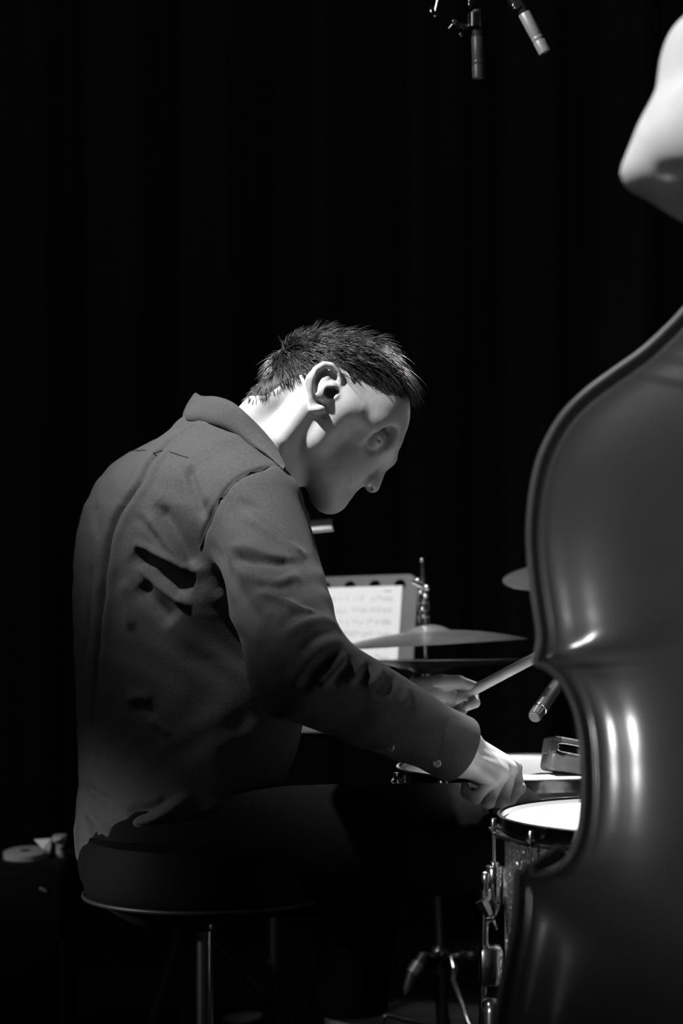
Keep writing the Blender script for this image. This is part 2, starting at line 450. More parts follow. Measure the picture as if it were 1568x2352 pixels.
def plate(side):
    """side -1: back towards camera, +1: front table"""
    grids = []
    for mir in (0, 1):
        rows = []
        for o, s in zip(OL, SP):
            L = np.linalg.norm(s - o); l = np.concatenate([STEP[STEP < L * 0.8], np.linspace(min(0.136, L * 0.8), L, 8)[1:]])
            l = np.interp(np.linspace(0, 1, 31), np.linspace(0, 1, len(l)), l)
            rows.append(o[None] + (s - o)[None] * (l / L)[:, None])
        G = np.array(rows)
        if mir: G[..., 0] = 2 * XC - G[..., 0]
        grids.append(G)
    V = []; Fc = []
    y0 = YB if side < 0 else YB + 0.19
    dz_ = 0.0 if side < 0 else -0.009; dx_ = 0.0 if side < 0 else 0.046
    for mir, G in enumerate(grids):
        n, m, _ = G.shape; P = G.reshape(-1, 2); h = arch(d_out(P)).reshape(n, m); base = len(V)
        wk_ = np.clip((np.arange(m) - 9) / 10.0, 0, 1)[None] ** 1.5
        for _ in range(16):      # the carved arch flows, it keeps no crease
            e = np.pad(h, 1, mode='edge'); sm_ = (e[:-2, 1:-1] + e[2:, 1:-1] + e[1:-1, :-2] + e[1:-1, 2:] + 2 * h) / 6
            h += (sm_ - h) * wk_
        for _ in range(60):      # even out the fan of the shoulders near the heel
            e = np.pad(h, ((1, 1), (0, 0)), mode='edge'); h += ((e[:-2] + e[2:]) / 2 - h) * 0.5 * np.clip((np.arange(m) - 15) / 6.0, 0, 1)[None] * np.clip((60 - np.arange(n)) / 25.0, 0, 1)[:, None]
        h = h.ravel()
        V += [(p[0] + dx_, y0 + side * hh, p[1] + dz_) for p, hh in zip(P, h)]
        flip = (mir == 0) == (side < 0)
        for i in range(n - 1):
            for k in range(m - 1):
                a = base + i * m + k; q = [a, a + 1, a + m + 1, a + m]
                Fc.append(q if not flip else q[::-1])
        # turned-under edge
        b2 = len(V); V += [(G[i, 0, 0] + dx_, y0 - side * 0.007, G[i, 0, 1] + dz_) for i in range(n)]
        b3 = len(V); V += [(G[i, 2, 0] + dx_, y0 - side * 0.0075, G[i, 2, 1] + dz_) for i in range(n)]
        for i in range(n - 1):
            q = [base + i * m, base + (i + 1) * m, b2 + i + 1, b2 + i]; Fc.append(q if not flip else q[::-1])
            q = [b2 + i, b2 + i + 1, b3 + i + 1, b3 + i]; Fc.append(q if not flip else q[::-1])
    return V, Fc
V, Fc = plate(-1); mesh_obj('back_plate', np.array(V), Fc, M_VARNISH, bass)
V, Fc = plate(1); mesh_obj('top_plate', np.array(V), Fc, M_VARNISH, bass)
# worn lighter edge bead running round the back
ins = []
for i in range(len(OL)):
    a = OL[max(0, i - 1)]; b = OL[min(len(OL) - 1, i + 1)]; t = b - a; nrm = np.array([-t[1], t[0]]); nrm /= np.linalg.norm(nrm) + 1e-9
    if nrm @ (SP[i] - OL[i]) < 0: nrm = -nrm
    ins.append(OL[i] + nrm * 0.0036)
ins = np.array(ins)
for mir in (0, 1):
    path = [(p[0] if not mir else 2 * XC - p[0], YB - 0.001, p[1]) for p in ins]
    MB().tube(path, 0.0040, 10).build('edge_bead', M_EDGEWOOD, bass)
    path = [((p[0] if not mir else 2 * XC - p[0]) + 0.046, YB + 0.191, p[1] - 0.009) for p in ins]
    MB().tube(path, 0.0045, 10).build('edge_bead', M_EDGEWOOD, bass)
for mir in (0, 1):
    V = []; Fc = []
    for i in range(len(OL)):
        a = OL[max(0, i - 1)]; b = OL[min(len(OL) - 1, i + 1)]; t = b - a; nrm = np.array([-t[1], t[0]]); nrm /= np.linalg.norm(nrm) + 1e-9
        if nrm @ (SP[i] - OL[i]) < 0: nrm = -nrm
        p = OL[i] + nrm * 0.005; x = p[0] if not mir else 2 * XC - p[0]
        for y in (YB + 0.002, YB + 0.06, YB + 0.13, YB + 0.188): V.append((x + (y - YB) * 0.242, y, p[1] - (y - YB) * 0.047))
    for i in range(len(OL) - 1):
        for k in range(3):
            a = i * 4 + k; q = [a, a + 4, a + 5, a + 1]; Fc.append(q if mir else q[::-1])
    mesh_obj('rib', np.array(V), Fc, M_VARNISH, bass)
zt = OL[0, 1]; zb = OL[-1, 1]; XB = XC; XC = XB + 0.035
nk = MB()
nk.box((XC, YB + 0.06, zt - 0.02), (0.09, 0.13, 0.10), bevel=0.02)
nk.tube([(XC, YB + 0.13, zt - 0.06), (XC, YB + 0.145, zt + 0.08), (XC, YB + 0.155, zt + 0.55)], [0.032, 0.026, 0.021], 16)
nk.build('neck', M_VARNISH, bass)
MB().box((XC, YB + 0.185, zt + 0.16), (0.062, 0.018, 0.80), bevel=0.006).build('fingerboard', M_EBONY, bass)
sc_ = MB(); sc_.box((XC, YB + 0.15, zt + 0.66), (0.06, 0.055, 0.24), bevel=0.012)
sp_ = []
for k in range(40):
    a = k / 39 * 4.2 * math.pi; r = 0.052 * (1 - 0.17 * a / math.pi) + 0.003
    sp_.append((XC, YB + 0.155 - 0.01 + r * math.cos(a), zt + 0.80 + r * math.sin(a)))
sc_.tube(sp_, [0.024 * (1 - 0.5 * k / 39) for k in range(40)], 10)
sc_.build('scroll', M_VARNISH, bass)
for k in range(4):
    s = -1 if k % 2 else 1
    pg = MB(); pg.tube([(XC, YB + 0.15, zt + 0.58 + 0.05 * k), (XC + s * 0.075, YB + 0.15, zt + 0.58 + 0.05 * k)], 0.006, 10)
    pg.ball((XC + s * 0.085, YB + 0.15, zt + 0.58 + 0.05 * k), (0.006, 0.02, 0.024), 10)
    pg.build('tuning_peg', M_STEEL, bass)
    MB().tube([(XC + (k - 1.5) * 0.012, YB + 0.20, zt + 0.56), (XC + (k - 1.5) * 0.03, YB + 0.36, zt - 0.42), (XC + (k - 1.5) * 0.018, YB + 0.27, zb + 0.22)], 0.0012, 6).build('string', M_STEEL, bass)
MB().box((XC, YB + 0.295, zt - 0.50), (0.16, 0.02, 0.15), bevel=0.006).build('bridge', M_STICK, bass)
MB().box((XC, YB + 0.262, zb + 0.12), (0.07, 0.016, 0.26), bevel=0.006).build('tailpiece', M_EBONY, bass)
MB().lathe([(0, 0), (0.003, 0.0), (0.006, 0.03), (0.006, zb - 0.03), (0.02, zb - 0.028), (0.02, zb + 0.01), (0, zb + 0.01)], (XC, YB + 0.095, 0.0), n=14).build('endpin', M_STEEL, bass)

# ================================================================== DRUM THRONE
tb = at(470, 2063, 3.2); TX, TY, TZ = tb
thr = thing('drum_throne', (TX, TY, 0), 'round black drum throne with chrome post under the seated drummer', 'drum throne')
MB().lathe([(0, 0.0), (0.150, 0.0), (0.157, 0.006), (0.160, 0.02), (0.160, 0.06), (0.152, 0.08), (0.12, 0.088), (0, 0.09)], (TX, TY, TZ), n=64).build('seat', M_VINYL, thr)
MB().tube([(TX + 0.1595 * math.cos(a), TY + 0.1595 * math.sin(a), TZ + 0.006) for a in np.linspace(0, 2 * math.pi, 65)[:-1]], 0.0032, 8, closed=True).build('seat_piping', M_BLACKMETAL, thr)
ph = TZ - 0.01
po = MB().lathe([(0.0115, 0.20), (0.0115, ph)], (TX, TY, 0), n=28).build('post', M_CHROME, thr)
MB().lathe([(0.0135, 0), (0.0142, 0.003), (0.0142, 0.012), (0.0135, 0.015), (0.0115, 0.015)], (TX, TY, ph - 0.032), n=24).build('post_collar', M_DARKCHROME, thr)
c = at(447, 2116, 3.19)
kn = MB(); kn.tube([(TX - 0.006, TY - 0.004, c[2]), (c[0] - 0.002, c[1], c[2])], 0.0035, 10); kn.ball(c, 0.0055, 12)
kn.build('clamp_knob', M_STEEL, thr)
MB().lathe([(0.0115, 0.20), (0.019, 0.21), (0.019, 0.27), (0.0115, 0.275)], (TX, TY, 0), n=24).build('base_tube', M_BLACKMETAL, thr)
for a in (0.4, 2.5, 4.6):
    lg = MB().tube([(TX + 0.018 * math.cos(a), TY + 0.018 * math.sin(a), 0.27), (TX + 0.27 * math.cos(a), TY + 0.27 * math.sin(a), 0.02)], 0.009, 10).build('leg', M_BLACKMETAL, thr)
    MB().ball((TX + 0.275 * math.cos(a), TY + 0.275 * math.sin(a), 0.014), (0.016, 0.016, 0.014), 10).build('rubber_foot', M_RUBBER, lg)

# ================================================================== DRUMS
def drum(root, c, R, depth, n_lugs, a0, shell_mat, lugkind, top_head=M_HEAD, hoop_mat=M_CHROME):
    """c: centre of the top head"""
    x, y, z = c
    MB().lathe([(0, 0), (R - 0.006, 0.0), (R - 0.001, -0.004), (R - 0.001, -0.012)], c, n=96).build('drum_head', top_head, root)
    MB().lathe([(R - 0.003, -0.004), (R - 0.003, -depth)], c, n=96).build('shell', shell_mat, root)
    MB().lathe([(0, -depth - 0.004), (R - 0.004, -depth - 0.004), (R - 0.001, -depth)], c, n=96).build('bottom_head', top_head, root)
    # flanged hoops: rolled lip above the head, flat wall, foot flange
    hp = [(R + 0.001, 0.004), (R + 0.003, 0.0062), (R + 0.0062, 0.005), (R + 0.0045, 0.002), (R + 0.0035, -0.012), (R + 0.012, -0.0145), (R + 0.0135, -0.0165), (R + 0.011, -0.019), (R + 0.001, -0.018), (R + 0.0008, -0.002), (R + 0.001, 0.004)]
    MB().lathe(hp, c, n=96).build('hoop', hoop_mat, root)
    MB().lathe([(r, -depth - h - 0.004) for r, h in hp][::-1], c, n=96).build('hoop', hoop_mat, root)
    for k in range(n_lugs):
        a = a0 + 2 * math.pi * k / n_lugs; ca, sa = math.cos(a), math.sin(a)
        rx, ry = x + (R + 0.0105) * ca, y + (R + 0.0105) * sa
        rod = MB(); rod.lathe([(0, 0.004), (0.0035, 0.004), (0.0042, 0.0), (0.0042, -0.006), (0.0068, -0.007), (0.0068, -0.010), (0.0026, -0.0105), (0.0026, -0.075), (0, -0.075)], (rx, ry, z - 0.004), n=10)
        rod.build('tension_rod', M_CHROME, root)
        lug = MB()
        if lugkind == 'bullet':
            lx, ly = x + (R + 0.0095) * ca, y + (R + 0.0095) * sa
            lug.lathe([(0, 0.001), (0.0050, 0.0), (0.0055, -0.002), (0.0055, -0.004), (0.0105, -0.005), (0.0118, -0.008), (0.0112, -0.022), (0.0092, -0.040), (0.0062, -0.055), (0.0025, -0.064), (0, -0.065)], (lx, ly, z - 0.052), n=16)
            lug.box((x + (R + 0.001) * ca, y + (R + 0.001) * sa, z - 0.08), (0.012, 0.016, 0.045), M=np.array([[ca, -sa, 0], [sa, ca, 0], [0, 0, 1]]), bevel=0.003)
        else:
            lug.box((x + (R + 0.006) * ca, y + (R + 0.006) * sa, z - depth / 2), (0.018, 0.014, depth * 0.62), M=np.array([[ca, -sa, 0], [sa, ca, 0], [0, 0, 1]]), bevel=0.005)
        lug.build('lug', M_CHROME, root)

# floor tom (near, half hidden by the bass)
FT = at(1494, 1880, 2.90); FR = 0.1778
ft = thing('floor_tom', (FT[0], FT[1], 0), 'sparkle-wrapped floor tom with white head half hidden behind the double bass', 'floor tom')
drum(ft, FT, FR, 0.34, 10, math.pi, M_GLITTER, 'bullet', hoop_mat=M_DARKCHROME)
for k, a in enumerate((math.pi + 0.02, math.pi + 2.1, math.pi - 2.1)):
    ca, sa = math.cos(a), math.sin(a); Mz = np.array([[ca, -sa, 0], [sa, ca, 0], [0, 0, 1]])
    zz = FT[2] - 0.235
    lp = np.array([FT[0] + (FR + 0.026) * ca, FT[1] + (FR + 0.026) * sa, 0])
    off = np.array([ca, sa, 0]) * -0.006
    leg = MB().tube([lp + (0, 0, 0.012) - off * 1.5, lp + (0, 0, 0.30), lp + off + (0, 0, zz + 0.165)], 0.0048, 14).build('leg', M_DARKCHROME, ft)
    MB().lathe([(0, 0.008), (0.0045, 0.006), (0.0062, 0.002), (0.0062, -0.004), (0.0048, -0.008)], lp + off + (0, 0, zz + 0.165), n=14).build('leg_cap', M_STEEL, leg)
    MB().lathe([(0.0048, 0.006), (0.0078, 0.005), (0.0078, -0.006), (0.0048, -0.007)], lp + off + (0, 0, zz + 0.145), n=14).build('memory_lock', M_CHROME, leg)
    MB().lathe([(0, 0), (0.013, 0.002), (0.014, 0.02), (0.008, 0.045), (0.005, 0.05)], lp - off * 1.5, n=14).build('rubber_foot', M_RUBBER, leg)
    br = MB()
    br.box(lp + off * -0.2 + np.array([ca, sa, 0]) * -0.013 + (0, 0, zz + 0.06), (0.028, 0.032, 0.05), M=Mz, bevel=0.008)
    brk = br.build('leg_bracket', M_CHROME, ft)
    dm = MB(); dm.lathe([(0, 0.10), (0.006, 0.099), (0.0115, 0.094), (0.0138, 0.083), (0.0138, 0.0), (0, 0.0)], lp + np.array([ca, sa, 0]) * -0.013 + np.array([-sa, ca, 0]) * 0.014 + (0, 0, zz - 0.075), n=20)
    dm.build('bracket_housing', M_CHROME, brk)
    wn = MB(); b0 = lp + (0, 0, zz + 0.105) + np.array([0.006, 0, 0.02]); dd = np.array([-0.55 * 1, 0.0, 0.83])
    if k == 0:
        b0 = at(1139, 2136, 2.86); e0 = at(1105, 2066, 2.86); dd = (e0 - b0)
        wn.tube([b0, b0 + dd * 0.30], [0.0022, 0.0045], 12); wn.tube([b0 + dd * 0.36, b0 + dd * 0.42], 0.0052, 12)
        wn.tube([b0 + dd * 0.48, b0 + dd * 0.98], [0.0055, 0.0088], 6)
        wn.build('wing_bolt', M_CHROME, brk)

# snare drum
SN = at(1206, 1768, 3.45); SR = 0.1778
sn = thing('snare_drum', (SN[0], SN[1], 0), 'snare drum with bright white head between the drummer and the bass', 'snare drum')
drum(sn, SN, SR, 0.14, 10, 0.2, M_CHROME, 'tube')
st = MB(); st.tube([(SN[0], SN[1], 0.16), (SN[0], SN[1], SN[2] - 0.20)], 0.011, 14)
st.build('stand_tube', M_BLACKMETAL, sn)
for a in (0.5, 2.6, 4.7):
    ca, sa = math.cos(a), math.sin(a)
    MB().tube([(SN[0], SN[1], SN[2] - 0.21), (SN[0] + 0.15 * ca, SN[1] + 0.15 * sa, SN[2] - 0.17), (SN[0] + 0.19 * ca, SN[1] + 0.19 * sa, SN[2] - 0.155), (SN[0] + 0.192 * ca, SN[1] + 0.192 * sa, SN[2] - 0.12)], 0.006, 8).build('basket_arm', M_BLACKMETAL, sn)
for a in (0.9, 1.9, 5.9):
    ca, sa = math.cos(a), math.sin(a)
    MB().tube([(SN[0], SN[1], 0.28), (SN[0] + 0.2 * ca, SN[1] + 0.2 * sa, 0.012)], 0.008, 8).build('leg', M_BLACKMETAL, sn)

# slotted percussion block resting on the snare head
CB = at(1268, 1726, 3.36)
M_cb = np.array(Matrix.Rotation(math.radians(9), 3, 'Z') @ Matrix.Rotation(math.radians(11), 3, 'Y') @ Matrix.Rotation(math.radians(-8), 3, 'X'))
def cbp(x, y, z): return CB + M_cb @ np.array([x, y, z])
cb = thing('percussion_block', tuple(cbp(0.05, 0.03, -0.024)), 'dark scuffed percussion block with a slot lying on the snare drum', 'percussion block')
b_ = MB(); b_.box(cbp(0.052, 0.03, -0.0115), (0.104, 0.060, 0.025), M=M_cb, bevel=0.006, seg=3)
b_.box(cbp(0.052, 0.03, 0.0185), (0.104, 0.060, 0.0075), M=M_cb, bevel=0.003)
b_.box(cbp(0.0035, 0.03, 0.008), (0.007, 0.060, 0.022), M=M_cb, bevel=0.003); b_.box(cbp(0.1005, 0.03, 0.008), (0.007, 0.060, 0.022), M=M_cb, bevel=0.003)
b_.box(cbp(0.052, 0.056, 0.008), (0.10, 0.006, 0.022), M=M_cb)
b_.build('block_body', M_BLOCK, cb)
b_ = MB(); b_.tube(catmull([cbp(x, -0.0004, z) for x, z in ((0.010, 0.0135), (0.052, 0.0140), (0.096, 0.0135), (0.098, 0.008), (0.096, 0.0025), (0.052, 0.002), (0.012, 0.0025), (0.0078, 0.008))], 6, closed=True), 0.0009, 6, closed=True); b_.build('slot_rim', M_SCUFF, cb)
b_ = MB(); b_.box(cbp(0.052, 0.004, 0.0215), (0.098, 0.007, 0.0022), M=M_cb, bevel=0.001); b_.build('worn_top_edge', M_SCUFF, cb)

# ================================================================== HI-HAT
HY = 4.05
hd = at(974, 1285, HY) - at(1022, 2352, HY); hd /= np.linalg.norm(hd)
hb = at(978, 1500, HY); foot = hb - hd * ((hb[2] - 0.0) / hd[2])
hh = thing('hi_hat', (foot[0], foot[1], 0), 'hi-hat with open cymbal pair on a chrome stand beside the music stand', 'hi-hat')
def along(py):
    """point on the hi-hat axis seen at photograph height py"""
    z = CAM_Z + (1176 - py) / F_PX * HY; return hb + hd * ((z - hb[2]) / hd[2])
# the cymbals lean a little further than the rod: near edge up
ax = np.array([-0.058, 0.055, 1.0]); ax /= np.linalg.norm(ax)
def cymbal_prof(R, bell_r, bell_h, bow, thick, n=70, top=True):
    P = []
    for i in range(n + 1):
        r = 0.006 + (R - 0.006) * i / n
        h = bow * (1 - (r / R) ** 2.0) + (bell_h * max(0.0, 1 - (r / bell_r) ** 2) ** 0.8 if r < bell_r else 0)
        P.append((r, h + 0.00012 * math.sin(i * 2.1)))
    lo = [(r, h - thick) for r, h in P]
    return lo[:1] + P + lo[::-1]
HR = 0.166
MB().lathe(cymbal_prof(HR, 0.036, 0.010, 0.023, 0.0013), at(985, 1480, HY), ax, n=128).build('top_cymbal', M_CYMBAL, hh)
MB().lathe([(r, -h) for r, h in cymbal_prof(HR, 0.036, 0.010, 0.014, 0.0013)], at(988, 1516, HY), ax * np.array([0.2, 1.0, 1.0]), n=128).build('bottom_cymbal', M_CYMBAL, hh)
MB().tube([along(1285), along(1520)], 0.0030, 10).build('pull_rod', M_CHROME, hh)
MB().ball(along(1286), 0.0042, 10).build('rod_tip', M_CHROME, hh)
cl = MB()
c0 = along(1432); 
cl.lathe([(0.0, 0), (0.0095, 0), (0.0095, 0.010), (0.0105, 0.011), (0.0105, 0.0135), (0.0075, 0.0145), (0.0075, 0.021), (0.0105, 0.022), (0.0105, 0.0245), (0.0095, 0.026), (0.0095, 0.034), (0.0105, 0.035), (0.0105, 0.038), (0.009, 0.0395), (0.009, 0.058), (0.004, 0.061), (0, 0.061)], c0, hd, n=24)
clu = cl.build('clutch', M_CHROME, hh)
wg = MB(); w0 = along(1352)
wg.tube([w0 + (0.008, -0.004, 0), w0 + (-0.018, -0.006, 0.012)], [0.0062, 0.004], 10); wg.ball(w0 + (-0.009, -0.006, 0.0145), (0.005, 0.003, 0.004), 10)
wg.ball(w0 + (0.006, -0.009, 0.002), 0.006, 10); wg.ball(w0 + (-0.004, -0.011, -0.006), 0.0042, 8); wg.ball(w0 + (0.004, -0.010, -0.012), 0.005, 8)
wg.build('clutch_wing_screw', M_CHROME, clu)
MB().lathe([(0.0, 0), (0.019, 0.0), (0.02, 0.004), (0.014, 0.012), (0, 0.012)], along(1545) , hd, n=24).build('cymbal_seat', M_RUBBER, hh)
MB().tube([along(1540), along(2190)], 0.0078, 18).build('upper_tube', M_CHROME, hh)
MB().tube([along(2185), foot + hd * 0.02], 0.0105, 18).build('lower_tube', M_BLACKMETAL, hh)
co = MB(); k0 = along(2205)
co.lathe([(0.011, 0), (0.016, 0.002), (0.018, 0.006), (0.018, 0.018), (0.015, 0.022), (0.009, 0.024)], k0, hd, n=20)
co.box(k0 + (-0.012, -0.008, 0.008), (0.04, 0.018, 0.016), bevel=0.004); co.box(k0 + (0.022, -0.006, 0.006), (0.03, 0.016, 0.018), bevel=0.004)
co.box(k0 + (0.047, -0.004, 0.006), (0.028, 0.022, 0.026), bevel=0.006)
clm = co.build('height_clamp', M_DARKCHROME, hh)
hl = MB(); e0 = at(972, 2196, HY - 0.03); e1 = at(938, 2262, HY - 0.05)
tl = MB(); tl.tube([k0 + (-0.03, -0.012, 0.008), at(966, 2192, HY - 0.03), at(972, 2203, HY - 0.03)], 0.005, 10); tl.build('clamp_lever', M_CHROME, clm)
gr = MB(); gr.tube([at(974, 2192, HY - 0.03), at(960, 2215, HY - 0.035)], [0.0085, 0.0105], 14); gr.tube([at(944, 2239, HY - 0.045), at(934, 2272, HY - 0.06), at(930, 2286, HY - 0.065)], [0.0095, 0.0075, 0.003], 14)
gr.build('lever_grip', M_MIC, clm)
MB().tube([at(961, 2214, HY - 0.036), at(945, 2238, HY - 0.045)], [0.0118, 0.0112], 16).build('grip_band', M_MICGREY, clm)
lg = MB(); lg.tube([at(1036, 2200, HY - 0.02), at(1043, 2222, HY - 0.03), at(1040, 2252, HY - 0.03), at(1078, 2352, HY - 0.08), at(1150, 2548, HY - 0.16)], [0.003, 0.0062, 0.0058, 0.0042, 0.004], 10)
lg.build('leg', M_CHROME, hh)
lg = MB(); lg.tube([at(884, 2329, HY - 0.06), at(905, 2334, HY - 0.06), at(925, 2341, HY - 0.05), at(1000, 2356, HY - 0.02)], [0.003, 0.004, 0.0052, 0.003], 10); lg.ball(at(884, 2334, HY - 0.06), 0.0042, 8)
lg.tube([at(884, 2334, HY - 0.06), at(840, 2420, HY - 0.05), at(790, 2530, HY - 0.04)], [0.003, 0.005, 0.005], 8)
lg.build('leg', M_CHROME, hh)
lg = MB(); lg.tube([along(2280), foot + (0.03, 0.30, 0.012)], 0.005, 8); lg.build('leg', M_CHROME, hh)
MB().box(foot + (0.11, -0.03, 0.025), (0.26, 0.09, 0.012), M=np.array(Matrix.Rotation(0.2, 3, 'Y')), bevel=0.004).build('pedal', M_BLACKMETAL, hh)

# ================================================================== MUSIC STAND AND SHEET MUSIC
MY = 4.45
def desk_frame():
    r0 = at(961, 1318, MY); r1 = at(972, 1690, MY - 0.10); l0 = at(330, 1340, MY + 0.20)
    X = (r0 - l0); W = np.linalg.norm(X); X /= W
    Z = (r0 - r1); Z -= X * Z.dot(X); H = np.linalg.norm(Z); Z /= H
    N = np.cross(X, Z)      # towards the drummer and the camera
    return r0, X, Z, N, W, H
DO, DX, DZ, DN, DW, DH = desk_frame()
if DN[1] > 0: DN = -DN
def dk(u, v, n=0.0): return DO - DX * u - DZ * v + DN * n       # u metres left of the right edge, v metres below the top
ms = thing('music_stand', (float(dk(DW / 2, 0)[0]), float(dk(DW / 2, 0)[1]), 0), 'dark grey music stand with a perforated desk behind the drummer', 'music stand')
def desk_mesh():
    bm = bmesh.new()
    rc = 0.022; pts = []
    def arc(cx, cy, a0, a1, n=6):
        for i in range(n + 1): a = a0 + (a1 - a0) * i / n; pts.append((cx + rc * math.cos(a), cy + rc * math.sin(a)))
    arc(DW - rc, rc, -math.pi / 2 + math.pi / 2 * 0, 0) if False else None
    arc(rc, rc, math.pi, 1.5 * math.pi); arc(DW - rc, rc, 1.5 * math.pi, 2 * math.pi)
    arc(DW - rc, DH - rc, 0, 0.5 * math.pi); arc(rc, DH - rc, 0.5 * math.pi, math.pi)
    loops = [pts]
    px_m = MY / F_PX
    r = 0.0115
    def solve(px, py):
        A = np.stack([-DX, -DZ], 1); d = at(px, py, 1.0) - np.array([0, 0, CAM_Z]); o = np.array([0, 0, CAM_Z])
        t = (DO - o).dot(DN) / d.dot(DN); P = o + d * t; return (DO - P).dot(DX), (DO - P).dot(DZ)
    u0, v0 = solve(746, 1352); u1, v1 = solve(918, 1342)
    step = (u0 - u1) / 3; u = u1; 
    while u < DW - 0.03:
        loops.append([(u + r * math.cos(a), (v0 + v1) / 2 + 0.0 + r * math.sin(a)) for a in np.linspace(0, 2 * math.pi, 21)[:-1]][::-1]); u += step
    es = []
    for lp in loops:
        vs_ = [bm.verts.new(Vector(dk(a, b))) for a, b in lp]
        for i in range(len(vs_)): es.append(bm.edges.new((vs_[i], vs_[(i + 1) % len(vs_)])))
    bmesh.ops.triangle_fill(bm, use_beauty=True, edges=es, normal=Vector(DN))
    geo = bmesh.ops.extrude_face_region(bm, geom=list(bm.faces))
    for v in [g for g in geo['geom'] if isinstance(g, bmesh.types.BMVert)]: v.co -= Vector(DN) * 0.0016
    bmesh.ops.recalc_face_normals(bm, faces=list(bm.faces))
    bm.verts.index_update()
    V = [tuple(v.co) for v in bm.verts]; Fc = [[v.index for v in f.verts] for f in bm.faces]; bm.free()
    return V, Fc
V, Fc = desk_mesh(); mesh_obj('desk', np.array(V), Fc, M_DESK, ms, smooth=False)
lip = MB(); Md = np.stack([DX, DN, DZ], 1)
lip.box(dk(DW / 2, DH, 0.025), (DW, 0.055, 0.002), M=Md); lip.box(dk(DW / 2, DH - 0.004, 0.052), (DW, 0.002, 0.014), M=Md)
lip.build('lip', M_DESK, ms, smooth=False)
pm = dk(DW / 2, DH * 0.6, -0.02)
MB().tube([pm, (pm[0], pm[1] + 0.02, 0.62), (pm[0], pm[1] + 0.02, 0.05)], 0.009, 12).build('stand_tube', M_BLACKMETAL, ms)
for a in (0.6, 2.7, 4.8):
    MB().tube([(pm[0], pm[1] + 0.02, 0.16), (pm[0] + 0.24 * math.cos(a), pm[1] + 0.02 + 0.24 * math.sin(a), 0.010)], 0.007, 8).build('leg', M_BLACKMETAL, ms)
# two printed pages lying side by side on the desk
def page(uR, vT, w, h, skew, label, bars, seed):
    o = thing('sheet_music', tuple(dk(uR + w / 2, vT + h, 0.004)), label, 'sheet music', 'pages on the music stand')
    def pg(u, v, n): return dk(uR + u, vT + v + skew * u, 0.003 + n)
    V = []; Fc = []; nu = 10
    for i in range(nu + 1):
        for j in (0, 1):
            n = 0.0015 * math.sin(math.pi * i / nu)
            V.append(pg(w * i / nu, h * j, n)); V.append(pg(w * i / nu, h * j, n - 0.0004))
    for i in range(nu):
        a = i * 4; Fc += [[a, a + 2, a + 6, a + 4][::1], [a + 1, a + 5, a + 7, a + 3]]
    mesh_obj('page', np.array(V), Fc, M_PAPER, o, smooth=True)
    rnd = random.Random(seed); q = MB(); ns = 0
    def rect(u, v, du, dv):
        n = 0.0015 * math.sin(math.pi * min(max(u / w, 0), 1)) + 0.0003
        q.add([pg(u, v, n), pg(u + du, v, n), pg(u + du, v + dv, n), pg(u, v + dv, n)], [[0, 1, 2, 3]])
    for s in range(bars):
        v = 0.022 + s * (h - 0.03) / bars
        for l in range(5): rect(0.018, v + l * 0.0016, w - 0.036, 0.00022)
        u = 0.022
        while u < w - 0.03:
            k = rnd.random()
            if k < 0.72:
                y = v + rnd.choice([0.0, 0.0012, 0.0024, 0.004, 0.0052]); rect(u, y, 0.0017, 0.0012)
                if k < 0.6: rect(u + 0.0001, y - 0.0055, 0.00045, 0.006)
                if k < 0.35: rect(u + 0.0001, y - 0.0055, 0.004, 0.0007)
            elif k < 0.78: rect(u, v, 0.0007, 0.0066)
            u += rnd.uniform(0.0024, 0.0046)
        rect(0.018, v, 0.0007, 0.0066)
    rect(0.02, 0.009, 0.05, 0.002)
    q.build('printed_notes', M_INK, o, smooth=False)
    return o
def _uv(px, py):
    d = at(px, py, 1.0) - np.array([0, 0, CAM_Z]); o = np.array([0, 0, CAM_Z]); t = (DO - o).dot(DN) / d.dot(DN); P = o + d * t
    return (DO - P).dot(DX), (DO - P).dot(DZ)
uR, vT = _uv(925, 1346); uL, vL = _uv(735, 1354)
hP = DH - vT - 0.003
SK = 0.0
page(uR, vT, 0.215, hP, SK, 'printed sheet music page at the right end of the music stand', 11, 3)
page(uR + 0.218, vT, 0.215, hP, SK, 'printed sheet music page behind the drummer, left of the other page', 11, 5)

# ================================================================== CYMBAL STANDS
cs1 = thing('boom_stand', tuple(at(430, 1900, 4.2) * np.array([1, 1, 0])), 'chrome boom arm reaching out behind the drummer below his chin', 'cymbal stand')
bx, by = ORG[cs1.name][0], ORG[cs1.name][1]
e = at(765, 1205, 4.15); s_ = at(330, 1240, 4.2)
MB().lathe([(0, 0), (0.0098, 0.0), (0.011, 0.0015), (0.011, 0.36), (0, 0.36)], e, s_ - e, n=24).build('boom_tube', M_CHROME, cs1)
MB().lathe([(0.0112, 0), (0.0135, 0.001), (0.0135, 0.012), (0.0112, 0.013)], e + (s_ - e) * 0.12, s_ - e, n=24).build('boom_collar', M_BLACKMETAL, cs1)
pp = e + (s_ - e) * 0.78; q = np.array([pp[0], pp[1] + 0.02, 0])
MB().tube([q + (0, 0, 0.03), q + (0, 0, pp[2] + 0.02)], 0.011, 12).build('stand_tube', M_BLACKMETAL, cs1)
for a in (0.0, 1.9, 4.4):
    MB().tube([q + (0, 0, 0.3), q + (0.28 * math.cos(a), 0.28 * math.sin(a), 0.012)], 0.008, 8).build('leg', M_BLACKMETAL, cs1)

